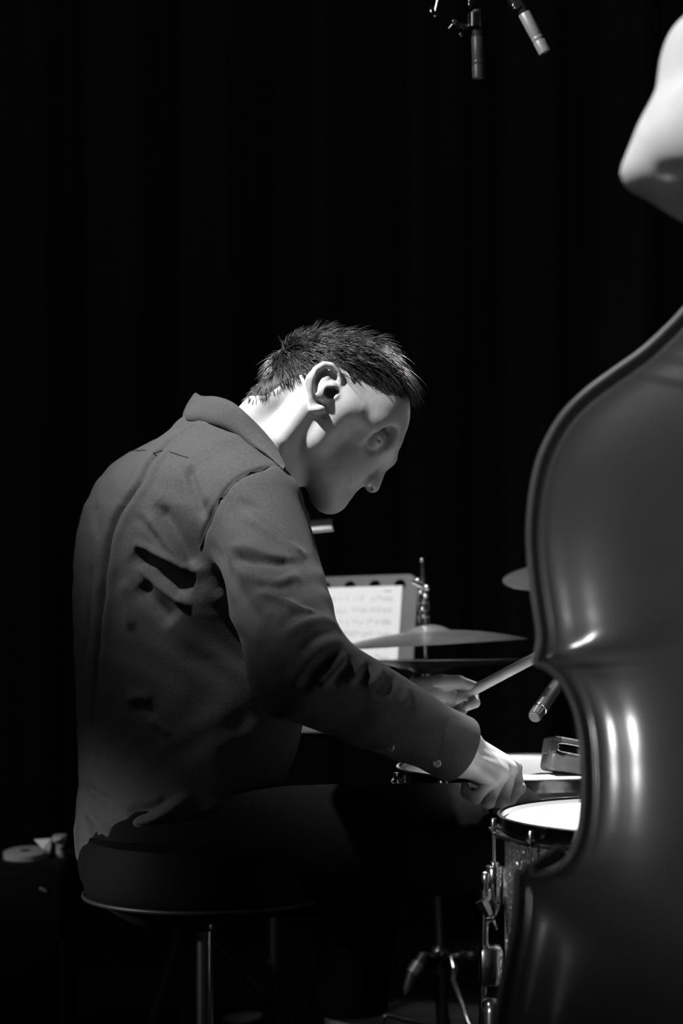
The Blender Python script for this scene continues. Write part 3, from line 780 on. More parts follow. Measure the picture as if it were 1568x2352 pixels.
RY = 4.3
rc_ = at(1395, 1312, RY)
rs = thing('ride_cymbal', (rc_[0], rc_[1], 0), 'tilted ride cymbal whose edge peeks out left of the bass', 'cymbal')
rax = np.array([0.02, -0.20, 1.0]); rax /= np.linalg.norm(rax)
rax = np.array([-0.10, -0.13, 1.0]); rax /= np.linalg.norm(rax)
MB().lathe(cymbal_prof(0.187, 0.055, 0.02, 0.014, 0.0016), rc_, rax, n=128).build('cymbal', M_CYMBAL, rs)
MB().lathe([(0, 0.02), (0.008, 0.02), (0.011, 0.03), (0.008, 0.045), (0.003, 0.05), (0.003, 0.075), (0, 0.076)], rc_, rax, n=16).build('wing_nut', M_CHROME, rs)
MB().tube([rc_ + rax * 0.01, rc_ - rax * 0.05, (rc_[0], rc_[1], rc_[2] - 0.12), (rc_[0], rc_[1], 0.02)], 0.010, 12).build('stand_tube', M_BLACKMETAL, rs)
for a in (0.9, 3.0, 5.1):
    MB().tube([(rc_[0], rc_[1], 0.3), (rc_[0] + 0.27 * math.cos(a), rc_[1] + 0.27 * math.sin(a), 0.012)], 0.008, 8).build('leg', M_BLACKMETAL, rs)

# ================================================================== MICROPHONES
# small black microphone aimed at the snare, on a boom that comes in from behind the bass
m0 = at(1226, 1648, 3.34); m1 = at(1292, 1552, 3.42)
md = (m1 - m0); mL = np.linalg.norm(md); md /= mL
sm = thing('snare_microphone', tuple(m0), 'small black microphone with silver ring pointing down at the snare', 'microphone')
MB().lathe([(0.0095, 0.022), (0.0098, 0.024), (0.0098, 0.075), (0.0085, 0.10), (0.0075, 0.13), (0, 0.131)], m0, md, n=28).build('mic_body', M_MIC, sm)
hdm = MB(); hdm.lathe([(0, 0), (0.0070, 0.0), (0.0088, 0.0015), (0.0092, 0.004), (0.0092, 0.0195), (0, 0.0195)], m0, md, n=28)
for k in range(14):
    a = 2 * math.pi * k / 14; Mf = frame(md); u = Mf[:, 0] * math.cos(a) + Mf[:, 1] * math.sin(a)
    hdm.tube([m0 + u * 0.0093 + md * 0.004, m0 + u * 0.0093 + md * 0.019], 0.0006, 5)
hdm.build('mic_head', M_MIC, sm)
MB().lathe([(0, -0.0006), (0.0072, -0.0006), (0.0078, 0.0006), (0, 0.0006)], m0, md, n=28).build('grille', M_MESHGREY, sm)
MB().lathe([(0.0094, 0), (0.0103, 0.0006), (0.0103, 0.0024), (0.0094, 0.003)], m0 + md * 0.0195, md, n=28).build('ring', M_CHROME, sm)
t0 = m0 + md * 0.128; sbx = np.array([t0[0] + 0.36, 3.80, 0.0])
MB().tube([t0 - md * 0.02, t0 + md * 0.02, sbx + (-0.05, 0, 1.05), sbx + (0, 0, 1.0)], 0.006, 10).build('boom_arm', M_BLACKMETAL, sm)
MB().tube([sbx + (0, 0, 0.02), sbx + (0, 0, 1.01)], 0.008, 10).build('stand_tube', M_BLACKMETAL, sm)
MB().lathe([(0, 0), (0.11, 0.0), (0.112, 0.01), (0.02, 0.022), (0, 0.022)], sbx, n=32).build('stand_base', M_BLACKMETAL, sm)

# pair of overhead microphones on a stereo bar above the kit
OY = 3.45
ov = thing('overhead_stand', (1.05, OY + 0.2, 0), 'black overhead microphone boom with clamps at the top of the picture', 'microphone stand')
barz = at(0, -55, OY)[2]
bl = at(1010, -40, OY); brr = at(1200, -62, OY)
MB().tube([bl, brr], 0.006, 12).build('stereo_bar', M_BLACKMETAL, ov)
MB().tube([(bl + brr) / 2, (bl + brr) / 2 + (0, 0, 0.05), (1.05, OY + 0.2, barz + 0.16)], 0.008, 12).build('boom_arm', M_BLACKMETAL, ov)
MB().tube([(1.05, OY + 0.2, 0.02), (1.05, OY + 0.2, barz + 0.17)], 0.010, 12).build('stand_tube', M_BLACKMETAL, ov)
MB().lathe([(0, 0), (0.15, 0.0), (0.152, 0.012), (0.02, 0.028), (0, 0.028)], (1.05, OY + 0.2, 0), n=32).build('stand_base', M_BLACKMETAL, ov)
def condenser(name, p_tip, p_end, R, body, label, seed):
    d = p_end - p_tip; L = np.linalg.norm(d); d /= L
    o = thing(name, tuple(p_tip), label, 'microphone', 'overhead microphones')
    hL = 0.030
    MB().lathe([(R * 0.96, hL), (R, hL + 0.002), (R, L * 0.60), (R * 0.93, L * 0.61), (0, L * 0.61)], p_tip, d, n=28).build('mic_body', body, o)
    q = MB(); q.lathe([(0, 0.001), (R * 0.86, 0.001), (R * 0.9, 0.0), (R, 0.001), (R, 0.018), (R * 0.94, 0.019), (R * 0.94, 0.021), (R, 0.022), (R, 0.0245), (R * 0.94, 0.0255), (R * 0.94, 0.0275), (R, 0.0285), (R * 0.98, hL)], p_tip, d, n=28)
    q.build('mic_capsule', body, o)
    MB().lathe([(0, 0.0005), (R * 0.84, 0.0005), (R * 0.84, 0.002), (0, 0.002)], p_tip, d, n=28).build('grille', M_MESHGREY, o)
    MB().lathe([(R * 0.80, L * 0.60), (R * 0.86, L * 0.62), (R * 0.86, L * 0.98), (R * 0.6, L), (0, L)], p_tip, d, n=24).build('mic_plug', M_MIC, o)
    return o
o1 = condenser('overhead_microphone', at(1098, 181, OY), at(1094, 22, OY), 0.0086, M_MICDARK, 'dark condenser microphone hanging straight down at the top', 1)
o2 = condenser('overhead_microphone', at(1251, 121, OY), at(1172, -28, OY), 0.0090, M_MICPALE, 'pale grey condenser microphone hanging at a slant at the top', 2)
c_ = MB()
c_.tube([at(1090, 30, OY - 0.005), at(1090, 62, OY - 0.005)], 0.0100, 16); c_.tube([at(1077, 30, OY - 0.006), at(1077, 56, OY - 0.006), at(1086, 61, OY - 0.008)], 0.0022, 8)
c_.tube([at(1076, 60, OY), at(1050, 58, OY), at(1040, 48, OY)], [0.003, 0.004, 0.0045], 10)
c_.tube([at(1062, 60, OY - 0.004), at(1074, 67, OY - 0.004)], 0.0028, 8); c_.ball(at(1058, 80, OY), 0.0035, 10); c_.ball(at(1042, 50, OY - 0.004), 0.0042, 10)
c_.tube([at(1042, 52, OY), at(1030, 66, OY)], [0.002, 0.001], 8)
c_.tube([at(1078, 14, OY), at(1084, -44, OY)], 0.0045, 10); c_.ball(at(1078, 12, OY - 0.004), (0.003, 0.003, 0.006), 10, )
c_.build('mic_clamp', M_DARKCHROME, ov)
c_ = MB(); Mo = frame(at(1004, 14, OY) - at(992, 40, OY))
c_.lathe([(0, -0.002), (0.0085, -0.002), (0.0095, 0.0), (0.0085, 0.002), (0, 0.002)], at(999, 27, OY), np.array([0.55, -0.75, 0.35]), n=20); c_.tube([at(999, 27, OY), at(1014, -38, OY)], 0.003, 8)
c_.build('bar_thumbscrew', M_DARKCHROME, ov)
c_ = MB(); c_.tube([at(1192, 8, OY - 0.006), at(1164, -8, OY - 0.004)], 0.0045, 10); c_.ball(at(1180, 14, OY - 0.008), 0.0042, 10); c_.tube([at(1180, 2, OY), at(1186, -60, OY)], 0.005, 10)
c_.tube([at(1176, -4, OY), at(1190, 20, OY)], 0.0102, 14)
c_.build('mic_clamp', M_CHROME, ov)

# ================================================================== LEFT: flight case with small things on it
CY = 4.3
case_top = at(0, 1972, CY)[2]
cx0, cx1 = at(-160, 0, CY)[0], at(160, 0, CY)[0]
fc = thing('equipment_case', ((cx0 + cx1) / 2, CY, 0), 'black equipment case at the left edge behind the throne', 'case')
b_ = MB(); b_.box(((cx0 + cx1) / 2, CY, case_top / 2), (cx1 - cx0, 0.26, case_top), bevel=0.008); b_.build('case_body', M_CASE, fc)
MB().tube([(cx1 + 0.001, CY - 0.131, 0.01), (cx1 + 0.001, CY - 0.131, case_top - 0.12)], 0.0012, 6).build('corner_edge', M_STEEL, fc)
b_ = MB(); b_.box(at(99, 2043, CY - 0.135), (0.014, 0.004, 0.005), M=np.array(Matrix.Rotation(0.5, 3, 'Y')), bevel=0.001); b_.build('case_latch', M_DISC, fc)
dn = np.array([-0.03, -0.10, 1.0]); dn /= np.linalg.norm(dn)
dc_ = at(59, 1958, CY)
dr = 0.0395
ds = thing('tape_roll', (dc_[0], dc_[1], case_top), 'flat grey roll of tape lying at the left edge on the black case', 'tape roll')
MB().lathe([(dr * 0.25, 0.004), (dr * 0.9, 0.004), (dr, 0.002), (dr, -0.012), (dr * 0.25, -0.012), (dr * 0.25, 0.004)], dc_, dn, n=48).build('tape', M_DISC, ds)
MB().lathe([(dr * 0.13, 0.0035), (dr * 0.26, 0.0035), (dr * 0.26, -0.012), (dr * 0.13, -0.012), (dr * 0.13, 0.0035)], dc_, dn, n=32).build('core', M_CASE, ds)
pa = MB(); A = [at(78, 1928, CY + 0.05), at(118, 1926, CY + 0.05), at(119, 1944, CY + 0.03), at(112, 1960, CY - 0.01), at(99, 1950, CY + 0.0), at(112, 1968, CY + 0.0)]
V = [A[0], A[1], A[2], A[3], A[4]]
tn = np.array([0, 0.0012, -0.0006])
pa.add(V + [p + tn for p in V], [[0, 4, 3, 2, 1], [5, 6, 7, 8, 9], [0, 1, 6, 5], [1, 2, 7, 6], [2, 3, 8, 7], [3, 4, 9, 8], [4, 0, 5, 9]])
o = pa.build('paper_note', M_PAPER, None, origin=tuple(A[3]), smooth=False)
tag(o, 'small white folded paper propped behind the tape roll', 'paper')
cr = MB()
rnd = random.Random(4)
c0 = at(138, 1936, CY + 0.02)
V = []; n1, n2 = 9, 6
for i in range(n1):
    for j in range(n2):
        a = i / n1 * 2 * math.pi; b = -0.9 + j / (n2 - 1) * 2.2
        r = 0.011 * (0.75 + 0.5 * rnd.random()) * (1.25 if j > 2 else 0.7)
        V.append(c0 + np.array([r * math.cos(a), r * math.sin(a), 0.011 * b]))
Fc = [[i * n2 + j, ((i + 1) % n1) * n2 + j, ((i + 1) % n1) * n2 + j + 1, i * n2 + j + 1] for i in range(n1) for j in range(n2 - 1)]
Fc.append([i * n2 + n2 - 1 for i in range(n1)]); Fc.append([i * n2 for i in range(n1)][::-1])
cr.add(V, Fc); cr.tube([c0 + (0, 0, -0.008), np.array([c0[0], c0[1], case_top])], [0.006, 0.009], 9)
tag(cr.build('crumpled_cloth', M_DISC, None, origin=(c0[0], c0[1], case_top), smooth=False), 'crumpled grey cloth scrap standing right of the paper note', 'cloth')

# ================================================================== tin on the floor far behind the throne
TYf = 4.62; tt = at(556, 2334, TYf)
tin = thing('round_tin', (tt[0], tt[1], 0), 'round dark tin with shiny lid on the floor behind the throne', 'tin')
tax = np.array([-0.10, -0.02, 1.0]); tax /= np.linalg.norm(tax)
MB().lathe([(0, -tt[2] + 0.004), (0.036, -tt[2] + 0.004), (0.0385, -tt[2] + 0.008), (0.0392, -0.004), (0, -0.004)], tt, tax * np.array([0, 0, 1]), n=48).build('tin_body', M_DESK, tin)
MB().lathe([(0, 0.001), (0.036, 0.001), (0.039, 0.0), (0.040, -0.003), (0.038, -0.005)], tt, tax, n=48).build('lid', M_DISC, tin)
for px, py, w in ((562, 2320, 0.006), (535, 2329, 0.005), (546, 2327, 0.003), (574, 2317, 0.006)):
    p = at(px, py + 4, TYf); 
    MB().ball((p[0], p[1] + (0.01 if py < 2325 else -0.006), tt[2] + 0.003 - (p[0] - tt[0]) * tax[0]), (w * 0.7, w, 0.003), 10).build('shiny_scrap', M_CHROME, tin)

# ================================================================== THE DRUMMER
drummer_label = 'drummer in a dark buttoned shirt bending over the drums, seen from behind his right side'
# ---------- head: laid out in the plane of the profile, with real width w (centimetres towards the camera)
HYd = 3.24; HS = F_PX / HYd / 100.0; PSI = math.radians(10); HO = at(770, 960, HYd)
CPs, SPs = math.cos(PSI), math.sin(PSI)
def H(px, py, w=0.0):
    sx = (px - 770) / HS; p = (sx - w * SPs) / CPs
    return HO + np.array([sx, p * SPs - w * CPs, (960 - py) / HS]) / 100.0
def HM(deg):
    t = math.radians(deg); p = np.array([CPs, SPs, 0]); w = np.array([SPs, -CPs, 0]); q = np.array([0, 0, 1.0])
    return np.stack([math.cos(t) * p + math.sin(t) * q, -math.sin(t) * p + math.cos(t) * q, w], 1)
cm = 0.01
def hl(px, py, w): return H(px, py, w)
fh = Field()
fh.u(ell(H(766, 902), np.array([9.4, 7.7, 7.3]) * cm, HM(-8)), 0.01)                      # skull
fh.u(ell(H(866, 948), np.array([4.6, 3.9, 5.7]) * cm, HM(-62)), 0.03)                     # forehead
fh.u(ell(H(796, 1030), np.array([4.5, 6.6, 4.7]) * cm, HM(-52)), 0.03)                    # mid face
for s in (1, -1):
    fh.u(cap(H(722, 1022, 4.1 * s), H(757, 1134, 1.3 * s), 0.019, 0.019), 0.022)          # jaw
    fh.u(chain([H(770, 925, 6.2 * s), H(812, 955, 5.9 * s), H(846, 980, 4.9 * s)], [0.012, 0.013, 0.013]), 0.024)       # cheekbone
    fh.u(ell(H(788, 1060, 2.6 * s), np.array([3.2, 2.6, 2.0]) * cm, HM(-50)), 0.02)       # cheek
    fh.u(chain([H(852, 968, 5.0 * s), H(884, 976, 4.0 * s), H(899, 1012, 2.4 * s), H(890, 1050, 0.6 * s)], [0.008, 0.010, 0.011, 0.010]), 0.016)  # brow ridge
for s in (1, -1): fh.u(chain([H(785, 945, 5.7 * s), H(755, 978, 5.5 * s), H(730, 1002, 4.9 * s)], [0.018, 0.018, 0.017]), 0.02)        # chewing muscle
fh.u(ell(H(757, 1140), np.array([2.1, 2.0, 2.3]) * cm, HM(-50)), 0.018)                   # chin
fh.u(ell(H(744, 1085), np.array([4.0, 2.0, 3.7]) * cm, HM(-68)), 0.022)                   # floor of the mouth
for s in (1, -1):
    fh.sub(ell(H(872, 1010, 4.3 * s), np.array([1.5, 2.2, 1.5]) * cm, HM(-50)), 0.014)   # eye socket
    fh.u(ell(H(859, 1010, 3.4 * s), np.array([1.25, 1.35, 1.25]) * cm, HM(-50)), 0.005)   # eye under its lid
fh.u(chain([H(884, 1056), H(871, 1080), H(855, 1114)], [0.0075, 0.0085, 0.0105]), 0.010)  # nose bridge to tip
for s in (1, -1):
    fh.u(ell(H(841, 1103, 1.25 * s), np.array([1.05, 0.8, 0.75]) * cm, HM(-50)), 0.006)   # wings
    fh.sub(ell(H(845, 1121, 0.65 * s), np.array([0.5, 0.7, 0.35]) * cm, HM(40)), 0.003)   # nostrils
fh.u(cap(H(813, 1114, -1.5), H(813, 1114, 1.5), 0.0085), 0.009)                           # upper lip
fh.u(cap(H(796, 1131, -1.3), H(796, 1131, 1.3), 0.0085), 0.008)                           # lower lip
def groove(pts, rads, k, sink=0.0):
    """a line pressed into the face where the profile shows it, on both cheeks"""
    Q = []
    for a, b in pts:
        p = hit(fh, a, b, 3.0, 3.5); d = (p - HO) * 100; w = d[0] * SPs - d[1] * CPs; Q.append((a, b, w - sink))
    near = [H(a, b, w) for a, b, w in Q]
    far = [n - 2 * (w / 100) * np.array([SPs, -CPs, 0]) for n, (a, b, w) in zip(near, Q)]
    for c in (near, far): fh.sub(chain(c, rads), k)
groove([(794, 1078), (799, 1094), (803, 1112), (804, 1132)], [0.0006, 0.0014, 0.0018, 0.0018], 0.003)      # mouth
groove([(856, 996), (868, 1010), (874, 1026), (870, 1040)], [0.0006, 0.0012, 0.0012, 0.0006], 0.004)      # lid line
# neck
fh.u(cap(H(545, 1080), H(716, 935), 0.058, 0.0555), 0.02)
fh.u(cap(H(630, 1060), H(712, 985), 0.045, 0.040), 0.02)
for s in (1, -1):
    fh.u(chain([H(580, 962, 2.4 * s), H(625, 918, 2.8 * s), H(690, 872, 2.8 * s)], [0.022, 0.025, 0.022]), 0.012)      # nape muscles
    fh.u(chain([H(700, 940, 5.6 * s), H(650, 1010, 5.2 * s), H(620, 1090, 2.4 * s)], [0.015, 0.017, 0.013]), 0.014)   # side muscle
# ears
for s in (1, -1):
    def E(px, py, w): return H(px + (0 if s > 0 else -25), py, s * (7.1 + (w - 7.1) * 0.50))
    fh.u(chain([E(752, 905, 7.1), E(742, 905, 7.5), E(728, 905, 8.2)], [0.016, 0.015, 0.006]), 0.004)
    fh.u(ell(E(745, 890, 7.7), np.array([2.0, 2.9, 0.55]) * cm, HM(75) @ np.array(Matrix.Rotation(math.radians(20), 3, 'X'))), 0.004)
    rim = [E(776, 902, 7.3), E(781, 884, 7.5), E(776, 862, 7.8), E(762, 848, 8.2), E(744, 846, 8.6), E(727, 857, 9.0), E(717, 877, 9.2), E(714, 900, 9.1), E(717, 922, 8.7), E(724, 942, 8.2)]
    fh.u(chain(rim, [0.0035, 0.0042, 0.0044, 0.0045, 0.0046, 0.0046, 0.0044, 0.0042, 0.0042, 0.005]), 0.003)
    fh.u(ell(E(731, 946, 7.9), np.array([1.0, 1.0, 0.6]) * cm), 0.005)                    # lobe
    fh.sub(chain([E(770, 872, 8.1), E(752, 860, 8.7), E(735, 868, 9.2), E(727, 888, 9.35), E(727, 906, 9.2)], [0.0025, 0.0035, 0.0035, 0.003, 0.002]), 0.003)   # scapha
    fh.sub(ell(E(757, 908, 8.35), np.array([1.05, 1.25, 0.75]) * cm), 0.004)              # concha
    fh.u(chain([E(752, 876, 8.3), E(741, 888, 8.6), E(737, 908, 8.5), E(743, 926, 8.2)], [0.003, 0.0035, 0.0035, 0.003]), 0.003)   # antihelix
    fh.u(chain([E(768, 890, 7.7), E(756, 897, 7.8)], [0.003, 0.002]), 0.003)
    fh.u(ell(E(772, 917, 7.6), np.array([0.45, 0.7, 0.5]) * cm), 0.004)                   # tragus
fh_head = fh
lo = HO + np.array([-0.17, -0.12, -0.135]); hi = HO + np.array([0.115, 0.12, 0.13])
HV, HQ = polygonise(fh, lo, hi, 0.0016)

# ---------- hands
def hand(wr, kn, pip, dip, tip, thumb, fr=(0.0084, 0.0082, 0.0074, 0.0066), palm=(), tr=(0.0125, 0.0115, 0.0095, 0.0080)):
    f = Field()
    for i in range(4):
        f.u(cap(wr[0] * (1 - i / 3) + wr[1] * i / 3, kn[i], 0.0155, 0.0105), 0.010)
    for c, r in palm: f.u(ell(c, r), 0.010)
    f.u(cap(wr[0], wr[2], 0.021, 0.026), 0.012); f.u(cap(wr[1], wr[2], 0.021, 0.026), 0.012)
    for i in range(4):
        s = (1.0, 1.03, 0.97, 0.86)[i]
        g = Field()
        g.u(cap(kn[i], pip[i], fr[0] * 1.08 * s, fr[1] * s)); g.u(cap(pip[i], dip[i], fr[1] * s, fr[2] * s), 0.002); g.u(cap(dip[i], tip[i], fr[2] * s, fr[3] * s), 0.002)
        g.u(ell(kn[i], [0.0105 * s] * 3), 0.003); g.u(ell(pip[i], [0.0094 * s] * 3), 0.002)
        f.u(g, 0.0012)
    g = Field(); g.u(cap(thumb[0], thumb[1], tr[0], tr[1])); g.u(cap(thumb[1], thumb[2], tr[1], tr[2]), 0.003); g.u(cap(thumb[2], thumb[3], tr[2], tr[3]), 0.003)
    f.u(g, 0.004)
    return f
YR = 3.04
def R_(px, py, d): return at(px, py, YR + d * cm)
rk = [R_(1180, 1764, 7.0), R_(1170, 1768, 4.6), R_(1152, 1779, 2.4), R_(1128, 1794, 0.4)]
rp = [R_(1191, 1811, 5.6), R_(1153, 1846, 2.6), R_(1121, 1842, 0.6), R_(1092, 1833, -1.2)]
rd = [R_(1166, 1846, 4.2), R_(1124, 1850, 3.4), R_(1094, 1838, 1.8), R_(1070, 1822, 0.0)]
rt = [R_(1142, 1836, 4.4), R_(1112, 1832, 4.6), R_(1084, 1820, 3.0), R_(1066, 1806, 1.2)]
fR = hand([R_(1066, 1706, 1.5), R_(1052, 1746, -1.2), R_(1000, 1686, -1.0)], rk, rp, rd, rt, [R_(1075, 1740, 3.0), R_(1110, 1775, 6.2), R_(1135, 1800, 7.4), R_(1150, 1820, 7.6)],
          palm=[(R_(1112, 1772, 2.6), [0.026, 0.022, 0.019])])
for i in range(3):   # tendon ridges on the back of the hand
    fR.u(cap(R_(1085 - 5 * i, 1712 + 8 * i, 0.3 - 1.2 * i), rk[i] + np.array([-0.003, -0.004, 0.005]), 0.0022, 0.0030), 0.008)
RV, RQ = polygonise(fR, R_(1000, 1880, -8), R_(1215, 1660, 14), 0.0013)
YL = 3.42
def L_(px, py, d): return at(px, py, YL + d * cm)
lk = [L_(1022, 1592, 2.2), L_(1012, 1612, 2.6), L_(998, 1630, 2.4), L_(982, 1642, 1.8)]
lp_ = [L_(1084, 1598, 1.6), L_(1058, 1628, 1.6), L_(1034, 1643, 1.6), L_(1010, 1652, 1.2)]
ld = [L_(1090, 1614, -0.4), L_(1057, 1643, -0.2), L_(1030, 1655, 0.0), L_(1005, 1660, 0.0)]
lt = [L_(1073, 1622, -1.7), L_(1040, 1646, -1.5), L_(1012, 1656, -1.2), L_(990, 1660, -1.0)]
fL = hand([L_(918, 1578, -0.3), L_(915, 1606, 0.6), L_(850, 1590, 0.0)], lk, lp_, ld, lt, [L_(960, 1580, -0.8), L_(1012, 1568, -0.6), L_(1052, 1567, -0.3), L_(1086, 1577, 0.1)],
          palm=[(L_(972, 1596, -0.7), [0.030, 0.018, 0.020]), (L_(1005, 1603, 0.6), [0.030, 0.018, 0.018])], tr=(0.0150, 0.0120, 0.0098, 0.0080))
fL.sub(chain([L_(998, 1578, -1.9), L_(1030, 1583, -1.6), L_(1066, 1581, -1.3)], [0.0010, 0.0016, 0.0012]), 0.003)
LV, LQ = polygonise(fL, L_(850, 1690, -6), L_(1120, 1535, 8), 0.0014)

# ---------- the rest of the body, mostly under the clothes
S_R = at(585, 1150, 3.12); E_R = at(688, 1538, 2.95); W_R = at(1052, 1722, 3.03)
S_L = at(470, 1115, 3.40); E_L = at(660, 1560, 3.56); W_L = at(915, 1592, YL)
HIP_R = at(395, 1965, 3.18); KN_R = at(1150, 1918, 3.17); AN_R = at(1410, 2740, 3.30)
HIP_L = at(375, 1965, 3.36); KN_L = at(838, 2005, 3.62); AN_L = np.array([at(792, 2330, 3.58)[0], 3.58, 0.09])
fb = Field()
fb.u(cap(at(400, 1350, 3.26), at(400, 1920, 3.26), 0.095, 0.10)); fb.u(cap(at(480, 1120, 3.25), at(400, 1400, 3.26), 0.07, 0.10), 0.05)
fb.u(cap(H(545, 1075), at(480, 1140, 3.25), 0.058, 0.06), 0.03)
for a, b, c_ in ((S_R, E_R, W_R), (S_L, E_L, W_L)):
    fb.u(cap(at(500, 1120, 3.25), a, 0.05, 0.05), 0.03); fb.u(cap(a, b, 0.047, 0.038), 0.02); fb.u(cap(b, c_, 0.038, 0.026), 0.01)
for a, b, c_ in ((HIP_R, KN_R, AN_R), (HIP_L, KN_L, AN_L)):
    fb.u(cap(a, b, 0.07, 0.047), 0.03); m = b * 0.68 + c_ * 0.32
    fb.u(cap(b, m, 0.045, 0.050), 0.01); fb.u(cap(m, c_, 0.050, 0.034), 0.01)
    fb.u(cap(c_, c_ + np.array([0.11, 0.04, -0.05]), 0.034, 0.024), 0.01)
BV, BQ = polygonise(fb, (-0.36, 2.8, -0.0), (0.34, 3.8, 1.16), 0.008)
body_V = np.concatenate([HV, RV, LV, BV]); o1_, o2_, o3_ = len(HV), len(HV) + len(RV), len(HV) + len(RV) + len(LV)
body_Q = np.concatenate([HQ, RQ + o1_, LQ + o2_, BQ + o3_])
drummer = mesh_obj('person', body_V, body_Q, M_SKIN, None, origin=(float(HIP_R[0]), 3.25, 0.0))
tag(drummer, drummer_label, 'person')

# ---------- shirt
ROWS = np.array([ # photograph row, centre column, half depth, half width (cm)
 (985, 505, 5.0, 9.0), (1010, 482, 7.5, 12.0), (1040, 455, 9.0, 14.5), (1070, 436, 10.2, 16.0), (1100, 420, 10.8, 17.0), (1160, 404, 11.8, 18.0), (1220, 394, 12.3, 18.0), (1300, 391, 12.5, 18.0), (1400, 386, 12.4, 17.5),
 (1500, 380, 12.0, 16.5), (1600, 375, 11.3, 16.0), (1700, 372, 10.9, 15.8), (1800, 374, 10.9, 16.0), (1860, 374, 11.3, 16.4), (1910, 374, 11.6, 16.8), (1960, 378, 11.4, 16.6), (2000, 385, 10.4, 15.5)])
TYc = 3.27
rz = CAM_Z + (1176 - ROWS[:, 0]) / F_PX * TYc; rx = (ROWS[:, 1] - 784) / F_PX * TYc
order = np.argsort(rz); rz = rz[order]; rx = rx[order]; ra = ROWS[order, 2] * cm; rb = ROWS[order, 3] * cm
BH = math.radians(22)
def torso(P):
    z = P[:, 2]; cx = np.interp(z, rz, rx); a = np.interp(z, rz, ra); b = np.interp(z, rz, rb)
    dx = P[:, 0] - cx; dy = P[:, 1] - TYc
    u = dx * math.cos(BH) + dy * math.sin(BH); v = -dx * math.sin(BH) + dy * math.cos(BH)
    k0 = np.sqrt((u / a) ** 2 + (v / b) ** 2); k1 = np.sqrt((u / a ** 2) ** 2 + (v / b ** 2) ** 2) + 1e-6
    d = k0 * (k0 - 1) / k1 * 0.8
    d = smax(d, (z - rz[-1]) * 0.8, 0.03); return smax(d, (rz[0] - z), 0.012)
fs = Field()
fs.u(torso)
fs.u(cap(at(490, 1045, 3.25), at(560, 1150, 3.13), 0.050, 0.058), 0.045)
fs.u(cap(at(480, 1045, 3.28), at(470, 1105, 3.39), 0.045, 0.060), 0.045)
fs.u(cap(at(540, 1095, 3.24), at(632, 1165, 3.22), 0.052, 0.050), 0.035)          # shirt front below the neck
fs.u(ell(at(545, 1570, 3.27), [0.095, 0.13, 0.17]), 0.05)          # shirt front hanging over the lap
EU = at(590, 1186, 3.105)
fs.u(chain([EU, EU * 0.5 + E_R * 0.5, E_R], [0.063, 0.062, 0.060]), 0.035)
fs.u(chain([E_R, E_R * 0.6 + W_R * 0.4, E_R * 0.12 + W_R * 0.88], [0.060, 0.054, 0.042]), 0.02)
fs.u(chain([S_L, E_L, E_L * 0.1 + W_L * 0.9], [0.062, 0.052, 0.036]), 0.02)
